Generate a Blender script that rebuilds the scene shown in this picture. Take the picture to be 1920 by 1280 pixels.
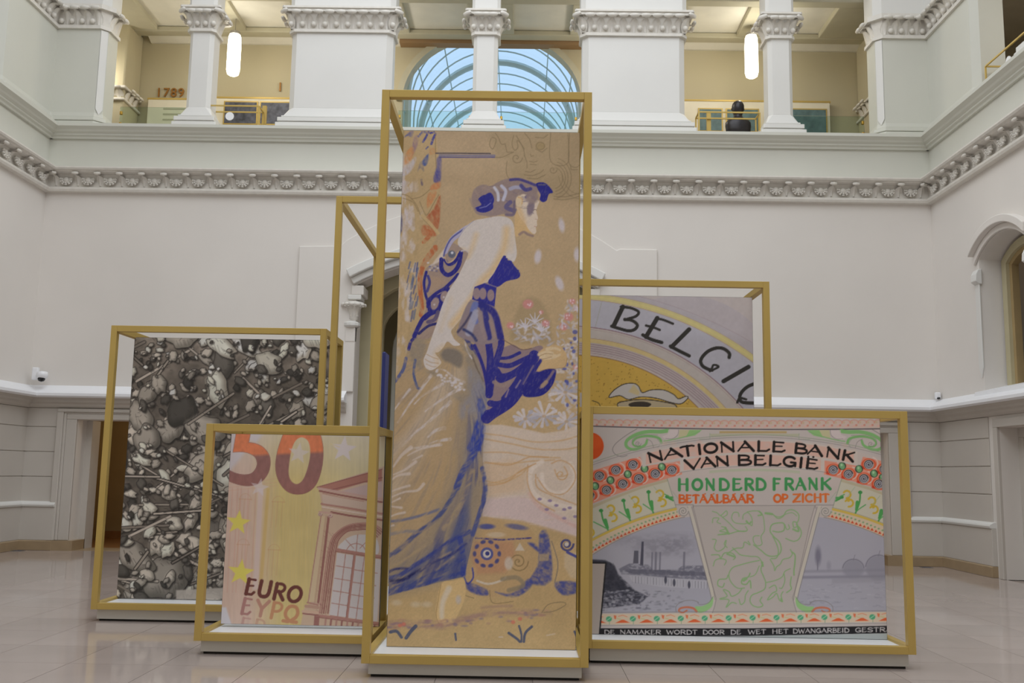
import bpy, math, random
import numpy as np
from mathutils import Vector, Matrix
for o in list(bpy.data.objects): bpy.data.objects.remove(o, do_unlink=True)
SC = bpy.context.scene
COL = SC.collection
# ------------------------------------------------------------------ camera
FPX, PITCH, YAW, ROLL, CAMD = 1800.0, 0.135, -0.011, 0.0173, 18.298
def cam_axes():
    cy, sy, cp, sp = math.cos(YAW), math.sin(YAW), math.cos(PITCH), math.sin(PITCH)
    f = np.array([sy*cp, cy*cp, sp]); r = np.array([cy, -sy, 0.0]); u = np.cross(r, f)
    c, s = math.cos(ROLL), math.sin(ROLL)
    return c*r+s*u, -s*r+c*u, f
CR, CU, CF = cam_axes()
CPOS = np.array([0.0, -CAMD, 1.6])
cd = bpy.data.cameras.new('camera'); cam = bpy.data.objects.new('camera', cd); COL.objects.link(cam)
cd.sensor_width = 36.0; cd.lens = FPX/1920*36; cd.clip_start = .05; cd.clip_end = 300
mw = Matrix.Identity(4)
for i in range(3):
    mw[i][0], mw[i][1], mw[i][2], mw[i][3] = CR[i], CU[i], -CF[i], CPOS[i]
cam.matrix_world = mw
SC.camera = cam
def ray(px, py): return CR*(px-960)/FPX - CU*(py-640)/FPX + CF
def on_y(px, py, y):
    d = ray(px, py); return CPOS + d*(y-CPOS[1])/d[1]
def to_px(P):
    q = np.asarray(P, float)-CPOS
    w = q@CF
    return 960+FPX*(q@CR)/w, 640-FPX*(q@CU)/w
# ------------------------------------------------------------------ world, light, exposure
W = bpy.data.worlds.new('sky'); SC.world = W; W.use_nodes = True
bg = W.node_tree.nodes['Background']; bg.inputs[0].default_value = (.47, .66, .88, 1); bg.inputs[1].default_value = 1.15
def area(name, loc, sx, sy, power, col, rot=(0, 0, 0)):
    l = bpy.data.lights.new(name, 'AREA'); l.shape = 'RECTANGLE'; l.size = sx; l.size_y = sy; l.energy = power; l.color = col
    o = bpy.data.objects.new(name, l); COL.objects.link(o); o.location = loc; o.rotation_euler = rot; return o
SKY = area('skylight_daylight', (-.76, -10.4, 14.7), 13.0, 18.0, 1830, (.88, .935, 1.0))
vs = SC.view_settings
vs.view_transform = 'Standard'; vs.look = 'None'; vs.gamma = 1; vs.use_curve_mapping = False; vs.exposure = 0.0
# ------------------------------------------------------------------ materials
def lin(c): return tuple(((x/255)/12.92 if x/255 <= .04045 else ((x/255+.055)/1.055)**2.4) for x in c)
MATS = {}
def mat(name, rgb, rough=.6, metal=0., var=.04, scale=3., bump=0., bscale=60., spec=.5, emit=None, estr=0., rnd=0.):
    m = bpy.data.materials.new(name); m.use_nodes = True; nt = m.node_tree; N = nt.nodes; L = nt.links
    b = N['Principled BSDF']; b.inputs['Roughness'].default_value = rough; b.inputs['Metallic'].default_value = metal
    b.inputs['Specular IOR Level'].default_value = spec
    base = lin(rgb)
    tc = N.new('ShaderNodeTexCoord'); nz = N.new('ShaderNodeTexNoise'); nz.inputs['Scale'].default_value = scale; nz.inputs['Detail'].default_value = 5
    L.new(tc.outputs['Object'], nz.inputs['Vector'])
    rp = N.new('ShaderNodeValToRGB')
    rp.color_ramp.elements[0].position = .3; rp.color_ramp.elements[1].position = .7
    rp.color_ramp.elements[0].color = tuple(c*(1-var) for c in base)+(1,)
    rp.color_ramp.elements[1].color = tuple(min(1, c*(1+var)) for c in base)+(1,)
    L.new(nz.outputs['Fac'], rp.inputs[0])
    out = rp.outputs[0]
    if rnd:
        oi = N.new('ShaderNodeObjectInfo'); mr = N.new('ShaderNodeMapRange')
        mr.inputs[3].default_value = 1-rnd; mr.inputs[4].default_value = 1+rnd
        L.new(oi.outputs['Random'], mr.inputs[0])
        mx = N.new('ShaderNodeVectorMath'); mx.operation = 'SCALE'
        L.new(out, mx.inputs[0]); L.new(mr.outputs[0], mx.inputs['Scale']); out = mx.outputs[0]
    L.new(out, b.inputs['Base Color'])
    if bump:
        n2 = N.new('ShaderNodeTexNoise'); n2.inputs['Scale'].default_value = bscale; n2.inputs['Detail'].default_value = 4
        L.new(tc.outputs['Object'], n2.inputs['Vector'])
        bp = N.new('ShaderNodeBump'); bp.inputs['Strength'].default_value = bump; bp.inputs['Distance'].default_value = .01
        L.new(n2.outputs['Fac'], bp.inputs['Height']); L.new(bp.outputs[0], b.inputs['Normal'])
    if emit:
        b.inputs['Emission Color'].default_value = lin(emit)+(1,); b.inputs['Emission Strength'].default_value = estr
    MATS[name] = m; return m
mat('plaster_wall', (226, 220, 213), .75, var=.025, scale=.6, bump=.06)
mat('plaster_frieze', (210, 209, 198), .7, var=.02, scale=.8, bump=.05)
mat('plaster_white', (224, 222, 217), .6, var=.015, scale=1.2, bump=.04)
mat('ornament', (224, 219, 210), .6, var=.05, scale=9)
mat('lower_wall', (200, 193, 184), .6, var=.03, scale=.9, bump=.05)
mat('sill_white', (240, 240, 242), .45, var=.01)
mat('base_stone', (164, 142, 112), .35, var=.08, scale=4)
mat('floor_tile', (184, 171, 164), .08, var=.05, scale=1.3, rnd=.05, spec=.55)
mat('floor_joint', (150, 138, 128), .5)
mat('gallery_beige', (192, 182, 152), .7, var=.02, scale=.7)
mat('gallery_ceiling', (226, 222, 208), .7)
mat('gallery_beam', (190, 184, 160), .7)
mat('gallery_brown', (150, 120, 84), .7)
mat('gallery_floor', (150, 130, 100), .4)
mat('passage_beige', (190, 180, 146), .7, var=.03)
mat('wood_floor', (150, 104, 62), .3, var=.15, scale=6)
mat('room_beige', (170, 146, 102), .7)
mat('gold_paint', (200, 171, 96), .42, metal=.25, var=.03, scale=2.5, spec=.4)
mat('brass', (200, 160, 70), .3, metal=.8)
mat('tray_white', (246, 248, 250), .4, var=.005)
mat('plinth_white', (206, 202, 192), .5, var=.01)
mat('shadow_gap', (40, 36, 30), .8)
mat('panel_edge', (40, 40, 42), .6)
mat('panel_white', (230, 230, 230), .6)
mat('blue_panel', (52, 60, 130), .5)
mat('lamp_metal', (150, 146, 136), .35, metal=.6)
mat('lamp_glow', (255, 250, 235), .5, emit=(255, 246, 222), estr=6.0)
mat('bronze', (54, 52, 54), .35, metal=.5, var=.15, scale=8)
mat('exhibit_white', (236, 228, 206), .6)
mat('photo_dark', (84, 86, 98), .5, var=.6, scale=9)
mat('photo_teal', (96, 122, 124), .5, var=.35, scale=5)
mat('vault_steel', (196, 206, 200), .5)
mat('camera_white', (238, 238, 240), .35)
mat('camera_dark', (24, 24, 26), .15)
mat('letter_bronze', (158, 108, 44), .4, metal=.3)
mat('label_white', (225, 222, 220), .5)
def glass(name, tint, mixv=.1, rough=.02, const=False):
    m = bpy.data.materials.new(name); m.use_nodes = True; nt = m.node_tree; N = nt.nodes; L = nt.links
    for n in list(N):
        if n.type != 'OUTPUT_MATERIAL': N.remove(n)
    out = [n for n in N if n.type == 'OUTPUT_MATERIAL'][0]
    t = N.new('ShaderNodeBsdfTransparent'); t.inputs[0].default_value = tint+(1,)
    g = N.new('ShaderNodeBsdfGlossy'); g.inputs['Roughness'].default_value = rough
    lw = N.new('ShaderNodeLayerWeight'); lw.inputs[0].default_value = mixv
    mx = N.new('ShaderNodeMixShader')
    mx.inputs[0].default_value = mixv
    if not const: L.new(lw.outputs['Fresnel'], mx.inputs[0])
    L.new(t.outputs[0], mx.inputs[1]); L.new(g.outputs[0], mx.inputs[2]); L.new(mx.outputs[0], out.inputs[0])
    MATS[name] = m
glass('balustrade_glass', (.86, .93, .90), .12)
glass('vault_glass', (.95, .985, 1.0), .05, const=True)
# ------------------------------------------------------------------ mesh helpers
class MB:
    def __init__(s): s.v = []; s.f = []
    def add(s, V, F):
        b = len(s.v); s.v += [tuple(map(float, p)) for p in V]; s.f += [tuple(b+i for i in f) for f in F]; return s
    def box(s, x0, x1, y0, y1, z0, z1):
        V = [(x, y, z) for z in (z0, z1) for y in (y0, y1) for x in (x0, x1)]
        return s.add(V, [(0, 2, 3, 1), (4, 5, 7, 6), (0, 1, 5, 4), (2, 6, 7, 3), (0, 4, 6, 2), (1, 3, 7, 5)])
    def prism(s, poly, axes, a0, a1):
        # poly in the plane 'axes' (xz, yz or xy), extruded along the third axis
        n = len(poly)
        def P(p, a):
            if axes == 'xz': return (p[0], a, p[1])
            if axes == 'yz': return (a, p[0], p[1])
            return (p[0], p[1], a)
        V = [P(p, a0) for p in poly]+[P(p, a1) for p in poly]
        F = [tuple(range(n)), tuple(reversed(range(n, 2*n)))]
        F += [(i, n+i, n+(i+1) % n, (i+1) % n) for i in range(n)]
        return s.add(V, F)
    def lathe(s, prof, c=(0, 0, 0), seg=20, caps=True):
        V = []; F = []; m = len(prof)
        for k in range(seg):
            a = 2*math.pi*k/seg
            for r, z in prof: V.append((c[0]+r*math.cos(a), c[1]+r*math.sin(a), c[2]+z))
        for k in range(seg):
            k2 = (k+1) % seg
            for j in range(m-1): F.append((k*m+j, k2*m+j, k2*m+j+1, k*m+j+1))
        if caps:
            F.append(tuple(k*m for k in reversed(range(seg)))); F.append(tuple(k*m+m-1 for k in range(seg)))
        return s.add(V, F)
    def tube(s, pts, r, seg=8):
        pts = [Vector(p) for p in pts]; V = []; F = []
        for i, p in enumerate(pts):
            t = (pts[min(i+1, len(pts)-1)]-pts[max(i-1, 0)]).normalized()
            up = Vector((0, 0, 1)) if abs(t.z) < .9 else Vector((0, 1, 0))
            a = t.cross(up).normalized(); b = a.cross(t)
            for k in range(seg):
                th = 2*math.pi*k/seg; q = p+(a*math.cos(th)+b*math.sin(th))*r; V.append(q[:])
        for i in range(len(pts)-1):
            for k in range(seg):
                k2 = (k+1) % seg; F.append((i*seg+k, i*seg+k2, (i+1)*seg+k2, (i+1)*seg+k))
        F.append(tuple(range(seg))[::-1]); F.append(tuple((len(pts)-1)*seg+k for k in range(seg)))
        return s.add(V, F)
    def mesh(s, name):
        me = bpy.data.meshes.new(name); me.from_pydata(s.v, [], s.f); me.update()
        import bmesh
        bm = bmesh.new(); bm.from_mesh(me); bmesh.ops.recalc_face_normals(bm, faces=bm.faces); bm.to_mesh(me); bm.free()
        return me
    def build(s, name, m, parent=None, loc=None, smooth=False, bevel=0):
        me = s.mesh(name); me.materials.append(MATS[m])
        if smooth:
            for p in me.polygons: p.use_smooth = True
        return link(name, me, parent, loc, bevel)
def link(name, me, parent=None, loc=None, bevel=0):
    o = bpy.data.objects.new(name, me); COL.objects.link(o)
    if loc is not None: o.location = loc
    if parent is not None: o.parent = parent
    if bevel:
        b = o.modifiers.new('bevel', 'BEVEL'); b.width = bevel; b.segments = 2; b.limit_method = 'ANGLE'
    return o
def struct(o, label=None):
    o['kind'] = 'structure'
    if label: o['label'] = label
    return o
def tag(o, label, cat, group=None):
    o['label'] = label; o['category'] = cat
    if group: o['group'] = group
    return o
def empty(name, loc, label, cat, group=None, rz=0):
    o = bpy.data.objects.new(name, None); COL.objects.link(o); o.location = loc; o.rotation_euler = (0, 0, rz); o.empty_display_size = .1
    return tag(o, label, cat, group)
def arc(cx, cz, rx, rz, a0, a1, n):
    return [(cx+rx*math.cos(a0+(a1-a0)*i/n), cz+rz*math.sin(a0+(a1-a0)*i/n)) for i in range(n+1)]
# ------------------------------------------------------------------ the hall shell
XL, XR = -9.448, 7.934
XC = (XL+XR)/2
YF = -21.0           # wall behind the camera
T = .5
GZ = 7.75            # gallery floor
# floor: joint slab, tiles as parts
floor = struct(MB().box(XL-.6, XR+.6, YF, .6, -.3, -.012).build('floor', 'floor_joint'))
TS = .752; X0T = -3.64; Y0T = -8.75
tiles = []
ix0 = math.floor((XL-X0T)/TS); ix1 = math.ceil((XR-X0T)/TS)
for i in range(ix0, ix1):
    for j in range(math.floor((YF-Y0T)/TS), math.ceil((0-Y0T)/TS)):
        xa, xb = max(X0T+i*TS, XL), min(X0T+(i+1)*TS, XR); ya, yb = max(Y0T+j*TS, YF), min(Y0T+(j+1)*TS, 0)
        if xb-xa < .03 or yb-ya < .03: continue
        u, v = to_px(((xa+xb)/2, (ya+yb)/2, 0)) if (ya+yb)/2 > -15 else (0, 9999)
        vis = -60 < u < 1980 and v < 1330
        tiles.append((0 if vis else 1, -(yb+ya)/2 if False else (ya+yb)/2, xa, xb, ya, yb))
tiles.sort(key=lambda t: (t[0], t[1]))
g = .004
TM = {}
rest = MB()
for k, (inv, _, xa, xb, ya, yb) in enumerate(tiles):
    if k < 300 and not inv:
        key = (round(xb-xa, 3), round(yb-ya, 3))
        if key not in TM:
            hx, hy = (xb-xa)/2-g/2, (yb-ya)/2-g/2
            TM[key] = MB().box(-hx, hx, -hy, hy, -.02, 0).mesh('tile'); TM[key].materials.append(MATS['floor_tile'])
        link('tile', TM[key], floor, ((xa+xb)/2, (ya+yb)/2, 0))
    else:
        rest.box(xa+g/2, xb-g/2, ya+g/2, yb-g/2, -.02, 0)
o = rest.build('tile_field', 'floor_tile', floor); o['kind'] = 'stuff'

# back wall: lower band with two doors and the portal, upper band with the portal arch
PC = -.92; PHW = 2.3; PR = 4.85; PCZ = .875      # portal centre, half width, arch radius, arch centre height
DL = (-8.47, -6.15); DR = (4.62, 6.94); DH = 2.45
pa = math.asin(PHW/PR)
parch = [(PC+PR*math.sin(-pa+2*pa*i/24), PCZ+PR*math.cos(-pa+2*pa*i/24)) for i in range(25)]
outline = [(XL-T, 0), (DL[0], 0), (DL[0], DH), (DL[1], DH), (DL[1], 0), (PC-PHW, 0)]+parch+[(PC+PHW, 0), (DR[0], 0), (DR[0], DH), (DR[1], DH), (DR[1], 0), (XR+T, 0), (XR+T, 7.0), (XL-T, 7.0)]
wall_back = struct(MB().prism(outline, 'xz', 0, T).build('wall_back', 'plaster_wall'))
# frieze wall / parapet under the gallery
struct(MB().box(XL-.75, XR+.75, 0.0, .7, 7.0, 8.05).build('wall_back_parapet', 'plaster_frieze'))
# rusticated stone courses on the lower wall
def courses(parent, spans, axis, at, sgn):
    for a, b in spans:
        for z0, z1 in ((.90, 1.355), (1.37, 1.825), (1.84, 2.295), (2.31, 2.66)):
            m = MB()
            if axis == 'x': m.box(a, b, min(at, at+sgn*.022), max(at, at+sgn*.022), z0, z1)
            else: m.box(min(at, at+sgn*.022), max(at, at+sgn*.022), a, b, z0, z1)
            m.build('stone_course', 'lower_wall', parent, bevel=.006)
courses(wall_back, [(XL, -8.84), (-5.78, -3.5), (1.66, 4.25), (7.31, XR)], 'x', 0, -1)
def side_walls(sg, x, name):
    # sg: -1 left wall, +1 right wall; opening towards the camera mirrored on both sides
    d0, d1, dh = -2.25, -4.5, 2.47
    wc, wh, wR, wz = -2.65, .82, 1.28, 4.42          # window centre, half width, arch radius, arch centre height
    w0, w1 = wc+wh, wc-wh
    def warc(R, h, n=20):
        t0 = math.asin(h/R); return [(wc+R*math.sin(t0-2*t0*i/n), wz+R*math.cos(t0-2*t0*i/n)) for i in range(n+1)]
    m = MB()
    lo = [(0.0, 0), (d0, 0), (d0, dh), (d1, dh), (d1, 0), (YF, 0), (YF, 3.1), (0, 3.1)]
    up = [(0.0, 3.1), (w0, 3.1)]+warc(wR, wh)+[(w1, 3.1), (YF, 3.1), (YF, 7.0), (0, 7.0)]
    m.prism(lo, 'yz', x, x+sg*.55); m.prism(up, 'yz', x, x+sg*.55)
    wall = struct(m.build('wall_'+name, 'plaster_wall'))
    struct(MB().box(min(x, x+sg*.7), max(x, x+sg*.7), YF, 0, 7.0, 8.05).build('wall_%s_parapet' % name, 'plaster_frieze'))
    courses(wall, [(-1.9, 0), (-8.5, -4.9)], 'y', x, -sg)
    # arched window: hood mould, chamfered jamb with corbel, recessed frame
    for r0, r1, pr in ((1.29, 1.40, .05), (1.40, 1.53, .15)):
        MB().prism(warc(r0, .93)+warc(r1, .95)[::-1], 'yz', x, x-sg*pr).build('window_hood', 'plaster_wall', wall, bevel=.015)
    for s2, yy in ((1, w0), (-1, w1)):
        MB().prism([(yy-.02*s2, 3.52), (yy+.05*s2, 3.34), (yy+.13*s2, 3.52), (yy+.13*s2, 4.98), (yy-.02*s2, 4.98)], 'yz', x, x-sg*.03).build('jamb_strip', 'plaster_white', wall, bevel=.01)
        MB().prism([(x+sg*.02, 5.24), (x-sg*.05, 5.22), (x-sg*.09, 5.14), (x-sg*.10, 5.02), (x-sg*.03, 4.97), (x+sg*.02, 4.97)], 'xz', yy-.05*s2, yy+.14*s2).build('corbel', 'plaster_white', wall, bevel=.012)
    MB().prism([(x-sg*.16, 3.02), (x-sg*.15, 3.09), (x+sg*.5, 3.24), (x+sg*.5, 3.0)], 'xz', w1-.06, w0+.06).build('window_sill', 'sill_white', wall)
    win = struct(MB().prism([(w0-.05, 3.1)]+warc(wR-.06, wh-.05)+[(w1+.05, 3.1), (w1+.2, 3.1)]+warc(wR-.2, wh-.2)[::-1]+[(w0-.2, 3.1)], 'yz', x+sg*.36, x+sg*.48).build('window_'+('1' if sg < 0 else '2'), 'passage_beige'))
    MB().prism([(w0-.2, 3.1)]+warc(wR-.2, wh-.2)+[(w1+.2, 3.1), (w1+.28, 3.1)]+warc(wR-.28, wh-.28)[::-1]+[(w0-.28, 3.1)], 'yz', x+sg*.42, x+sg*.54).build('window_frame', 'room_beige', win)
    cw = MB()
    for u0, u1, y0, y1, z0, z1 in ((1.9, 2.0, -6.5, 3.6, 2.8, 7.0), (.57, 1.9, 3.6, 3.7, 2.8, 7.0), (.57, 1.9, -6.6, -6.5, 2.8, 7.0), (.57, 1.9, -6.5, 3.6, 2.8, 2.9), (.57, 1.9, -6.5, 3.6, 6.9, 7.0)):
        cw.box(min(x+sg*u0, x+sg*u1), max(x+sg*u0, x+sg*u1), y0, y1, z0, z1)
    cw.build('corridor_wall', 'gallery_brown', win)
    l = bpy.data.lights.new('corridor_lamp', 'POINT'); l.energy = 5; l.color = (1, .75, .42); l.shadow_soft_size = .12; lo = bpy.data.objects.new('corridor_lamp', l); COL.objects.link(lo); lo.location = (x+sg*1.2, -.6, 5.9)
    for q in range(2):
        yy = wc+(-.4+q*.9)
        MB().tube([(x+sg*1.85, yy+.5*math.cos(t), 4.5+.9*math.sin(t)) for t in [math.pi*2*j/20 for j in range(21)]], .025, 6).build('tracery_ring', 'room_beige', win)
    # doorway: architrave and the room behind
    fr = MB()
    def bxx(u, v): return min(x+sg*u, x+sg*v), max(x+sg*u, x+sg*v)
    for yy0, yy1 in ((d0, d0+.14), (d1-.14, d1)): fr.box(*bxx(.01, -.05), yy0, yy1, .0, dh)
    fr.box(*bxx(.01, -.05), d1-.14, d0+.14, dh, dh+.14)
    for yy0, yy1 in ((d0-.16, d0+.01), (d1-.01, d1+.16)): fr.box(*bxx(.3, .56), yy0, yy1, 0, dh-.16)
    fr.box(*bxx(.3, .56), d1-.01, d0+.01, dh-.16, dh+.01)
    dr = struct(fr.build('door_'+('3' if sg < 0 else '4'), 'lower_wall', bevel=.01))
    MB().box(min(x+sg*.6, x+sg*.64), max(x+sg*.6, x+sg*.64), d1, d0, 0, dh-.16).build('door_leaf', 'gallery_brown', dr)
    if sg > 0:
        for q in range(5):
            MB().box(x+.592, x+.6, d0-.30-q*.26, d0-.19-q*.26, 1.62, 1.70).build('door_sticker', 'label_white', dr)
    return wall
wall_left = side_walls(-1, XL, 'left')
wall_right = side_walls(1, XR, 'right')
struct(MB().box(XL-.6, XR+.6, YF-.3, YF, 0, 15).build('wall_front', 'plaster_wall'))
struct(MB().box(XL-4.2, XR+4.2, YF-.3, .75, 15.0, 15.3).build('ceiling', 'plaster_white'))
# upper walls above the gallery arcade
struct(MB().box(XL-.75, XR+.75, .05, .7, 11.75, 15).build('wall_back_upper', 'plaster_white'))
struct(MB().box(XL-.7, XL-.02, YF, .05, 11.75, 15).build('wall_left_upper', 'plaster_white'))
struct(MB().box(XR+.02, XR+.7, YF, .05, 11.75, 15).build('wall_right_upper', 'plaster_white'))
# ------------------------------------------------------------------ mouldings
def run_mould(name, prof, m, kx=True):
    # prof: (projection into the room, z) closed polygon; runs round three walls
    o = MB()
    for xa, xb in (((XL, PC-PHW-.12), (PC+PHW+.12, XR)) if kx == 'gap' else ((XL, XR),)): o.prism([(-p, z) for p, z in prof], 'yz', xa, xb)
    a = struct(o.build(name+'_back', m))
    struct(MB().prism([(XL+p, z) for p, z in prof], 'xz', YF, 0).build(name+'_left', m))
    struct(MB().prism([(XR-p, z) for p, z in prof], 'xz', YF, 0).build(name+'_right', m))
    return a
def gapped(name, prof, m, spans_x, spans_y):
    o = MB()
    for a, b in spans_x: o.prism([(-p, z) for p, z in prof], 'yz', a, b)
    struct(o.build(name+'_back', m, bevel=.008))
    for sg, x, nm in ((-1, XL, 'left'), (1, XR, 'right')):
        o = MB()
        for a, b in spans_y: o.prism([(x-sg*p, z) for p, z in prof], 'xz', a, b)
        struct(o.build(name+'_'+nm, m, bevel=.008))
SX = [(XL, -8.74), (-5.88, -3.42), (1.58, 4.35), (7.21, XR)]
SY = [(-1.98, 0), (YF, -4.8)]
gapped('baseboard', [(-.01, 0), (.105, 0), (.105, .17), (.09, .185), (-.01, .185)], 'base_stone', SX, SY)
gapped('trim_plinth', [(-.01, .185), (.08, .185), (.08, .80), (-.01, .80)], 'lower_wall', SX, SY)
gapped('trim_plinth_cap', [(-.01, .80), (.10, .80), (.115, .84), (.10, .87), (.03, .905), (-.01, .905)], 'plaster_white', SX, SY)
run_mould('trim_dado_sill', [(-.01, 3.10), (.04, 3.08), (.26, 2.97), (.30, 2.93), (.30, 2.88), (.27, 2.85), (-.01, 2.85)], 'sill_white', 'gap')
run_mould('trim_dado_bed', [(-.01, 2.85), (.24, 2.85), (.17, 2.81), (.16, 2.77), (.10, 2.74), (.08, 2.70), (.04, 2.67), (-.01, 2.66)], 'lower_wall', 'gap')
cprof = [(-.01, 6.90), (.10, 6.91), (.12, 6.95), (.12, 6.99), (.05, 7.02), (.05, 7.06), (.055, 7.18), (.09, 7.255), (.22, 7.275), (.24, 7.295), (.28, 7.30), (.30, 7.33), (.30, 7.355), (-.01, 7.40)]
run_mould('trim_cornice', cprof, 'ornament')
run_mould('trim_parapet_cap', [(-.01, 8.0), (.05, 8.0), (.06, 8.04), (.10, 8.06), (.10, 8.09), (.15, 8.12), (.17, 8.15), (.24, 8.20), (.24, 8.26), (-.7, 8.265), (-.7, 8.0)], 'plaster_frieze')
# acanthus leaves and shells of the cornice
def leaf_mesh(w, h, curl, name='acanthus_leaf'):
    V = []; F = []; nu, nv = 6, 7
    for j in range(nv+1):
        t = j/nv
        wid = w*(.55+.45*math.sin(math.pi*min(1, t*1.1)))*(1-.55*max(0, t-.75)/.25)
        for i in range(nu+1):
            s = i/nu*2-1
            out = .015+curl*t**2.2 + .018*math.cos(s*math.pi*1.5)*(1-.3*t) - .03*s*s
            z = h*t if t < .85 else h*(.85+.05*math.sin((t-.85)/.15*3.14))
            V.append((s*wid/2, -out-(.03 if t > .9 else 0), z-.02*abs(s)*t))
    for j in range(nv):
        for i in range(nu):
            a = j*(nu+1)+i; F.append((a, a+1, a+nu+2, a+nu+1))
    b = MB().add(V, F)
    b.add([(x, .02, z) for x, y, z in V], [tuple(reversed(f)) for f in F])
    # scroll on the tip
    b.lathe([(0.001, -w*.48), (w*.2, -w*.38), (w*.25, 0), (w*.2, w*.38), (.001, w*.48)], (0, 0, 0), 8, caps=False)
    n = 8*5; 
    for k in range(len(b.v)-n, len(b.v)):
        x, y, z = b.v[k]; b.v[k] = (z, -curl-.05+x*.9, h*.90+y*.9)
    me = b.mesh(name); me.materials.append(MATS['ornament'])
    for p in me.polygons: p.use_smooth = True
    return me
def shell_mesh(w, h):
    b = MB(); n = 7
    for i in range(n):
        a = math.pi*(1.08-1.16*i/(n-1)) 
        c, s = math.cos(a), math.sin(a)
        pts = []
        for t in (0.18, .5, .8, 1):
            pts.append((c*w*.5*t, -.03-.035*math.sin(t*2.4), h*.55-s*h*.48*t))
        for q in range(len(pts)-1):
            b.tube([pts[q], pts[q+1]], .016+.012*(q/2), 5)
    b.lathe([(.001, -.03), (.05, -.02), (.06, 0), (.05, .02), (.001, .03)], (0, 0, 0), 10, caps=False)
    n = 10*5
    for k in range(len(b.v)-n, len(b.v)):
        x, y, z = b.v[k]; b.v[k] = (x, -.05+z, h*.55+y)
    me = b.mesh('shell_rosette'); me.materials.append(MATS['ornament'])
    for p in me.polygons: p.use_smooth = True
    return me
LEAF = leaf_mesh(.15, .235, .13); SHELL = shell_mesh(.25, .20)
def corn(parent, p, rz):
    a = link('acanthus_leaf', LEAF, parent, p); a.rotation_euler = (0, 0, rz)
def shel(parent, p, rz):
    a = link('shell_rosette', SHELL, parent, p); a.rotation_euler = (0, 0, rz)
SP = .4345
cb = bpy.data.objects['trim_cornice_back']; clf = bpy.data.objects['trim_cornice_left']; crt = bpy.data.objects['trim_cornice_right']
nb = int((XR-XL)/SP)
for i in range(nb):
    x = XL+.22+i*SP
    corn(cb, (x, -.05, 7.03), 0)
    if x+SP/2 < XR-.1: shel(cb, (x+SP/2, -.06, 7.02), 0)
for i in range(10):
    y = -.22-i*SP
    corn(clf, (XL+.05, y, 7.03), math.pi/2); shel(clf, (XL+.06, y-SP/2, 7.02), math.pi/2)
    corn(crt, (XR-.05, y, 7.03), -math.pi/2); shel(crt, (XR-.06, y-SP/2, 7.02), -math.pi/2)
# ------------------------------------------------------------------ portal in the back wall
R2, C2 = 4.65, 2.13
def oarc(r, cz, x0, x1, n=20): return [(PC+x0+(x1-x0)*i/n, cz+math.sqrt(r*r-(x0+(x1-x0)*i/n)**2)) for i in range(n+1)]
field = [(-4.38, 3.06), (-4.38, 5.89), (-3.57, 5.91)]+oarc(R2, C2, -2.55, 2.72)+[(1.87, 5.93), (2.59, 5.93), (2.59, 3.06), (PC+PHW, 3.06)]+[p for p in parch[::-1]]+[(PC-PHW, 3.06)]
portal = struct(MB().prism(field, 'xz', 0, -.05).build('trim_1', 'plaster_wall', bevel=.018))
for r0, r1, pr in ((4.87, 5.0, .10), (5.0, 5.17, .20)):
    h = math.asin(2.5/5.17)
    a = [(PC+r0*math.sin(-h+2*h*i/24), PCZ+r0*math.cos(-h+2*h*i/24)) for i in range(25)]
    b = [(PC+r1*math.sin(-h+2*h*i/24), PCZ+r1*math.cos(-h+2*h*i/24)) for i in range(25)]
    MB().prism(a+b[::-1], 'xz', -.05, -.05-pr).build('hood_mould', 'plaster_white', portal, bevel=.02)
for s in (-1, 1):
    xj = PC+s*PHW
    def bx(a, b): return min(xj+s*a, xj+s*b), max(xj+s*a, xj+s*b)
    x0, x1 = bx(-.14, .10); MB().box(x0, x1, -.10, .45, 4.93, 5.12).build('impost_block', 'plaster_wall', portal, bevel=.02)
    x0, x1 = bx(-.10, .16); MB().box(x0, x1, -.12, .30, 4.84, 4.93).build('abacus', 'plaster_white', portal, bevel=.015)
    MB().lathe([(.05, 0), (.10, .05), (.09, .12), (.12, .2), (.15, .3), (.19, .38)], (xj+s*.06, .02, 4.42), 12).build('leaf_capital', 'ornament', portal, smooth=True)
    for q in range(7):
        a = math.pi+s*0+math.pi*q/6
        l = link('capital_leaf', LEAF, portal, (xj+s*.06+.08*math.cos(a), .02+.08*math.sin(a), 4.52)); l.rotation_euler = (0, 0, a+math.pi/2)
        l.scale = (.8, .8, 1.05)
    MB().lathe([(.13, 0), (.16, .03), (.16, .08), (.11, .11)], (xj+s*.08, .02, 4.31), 12).build('corbel_ring', 'plaster_white', portal)
    x0, x1 = bx(.0, .2); MB().box(x0, x1, -.06, .1, 4.02, 4.33).build('corbel_block', 'plaster_wall', portal, bevel=.02)
# passage behind the portal
pz = MB(); hw2 = 2.55
pz.box(PC-hw2-.2, PC-hw2, T, 4.2, 0, 6.2); pz.box(PC+hw2, PC+hw2+.2, T, 4.2, 0, 6.2)
pz.box(PC-hw2-.2, PC+hw2+.2, T, 4.2, 6.1, 6.3); pz.box(PC-hw2-.2, PC+hw2+.2, 4.2, 4.4, 0, 6.2)
passage = struct(pz.build('wall_passage', 'passage_beige'))
def order(hw, spring, apex, y0, y1, wd, m):
    a = [(PC-hw, 0)]+[(PC+hw*math.cos(t), spring+(apex-spring)*math.sin(t)) for t in [math.pi*(1-i/20) for i in range(21)]]+[(PC+hw, 0)]
    b = [(PC-hw-wd, 0)]+[(PC+(hw+wd)*math.cos(t), spring+(apex+wd-spring)*math.sin(t)) for t in [math.pi*(1-i/20) for i in range(21)]]+[(PC+hw+wd, 0)]
    MB().prism(a+b[::-1], 'xz', y0, y1).build('passage_arch', m, passage, bevel=.02)
order(2.12, 4.7, 5.55, .75, 1.0, .40, 'passage_beige')
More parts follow.
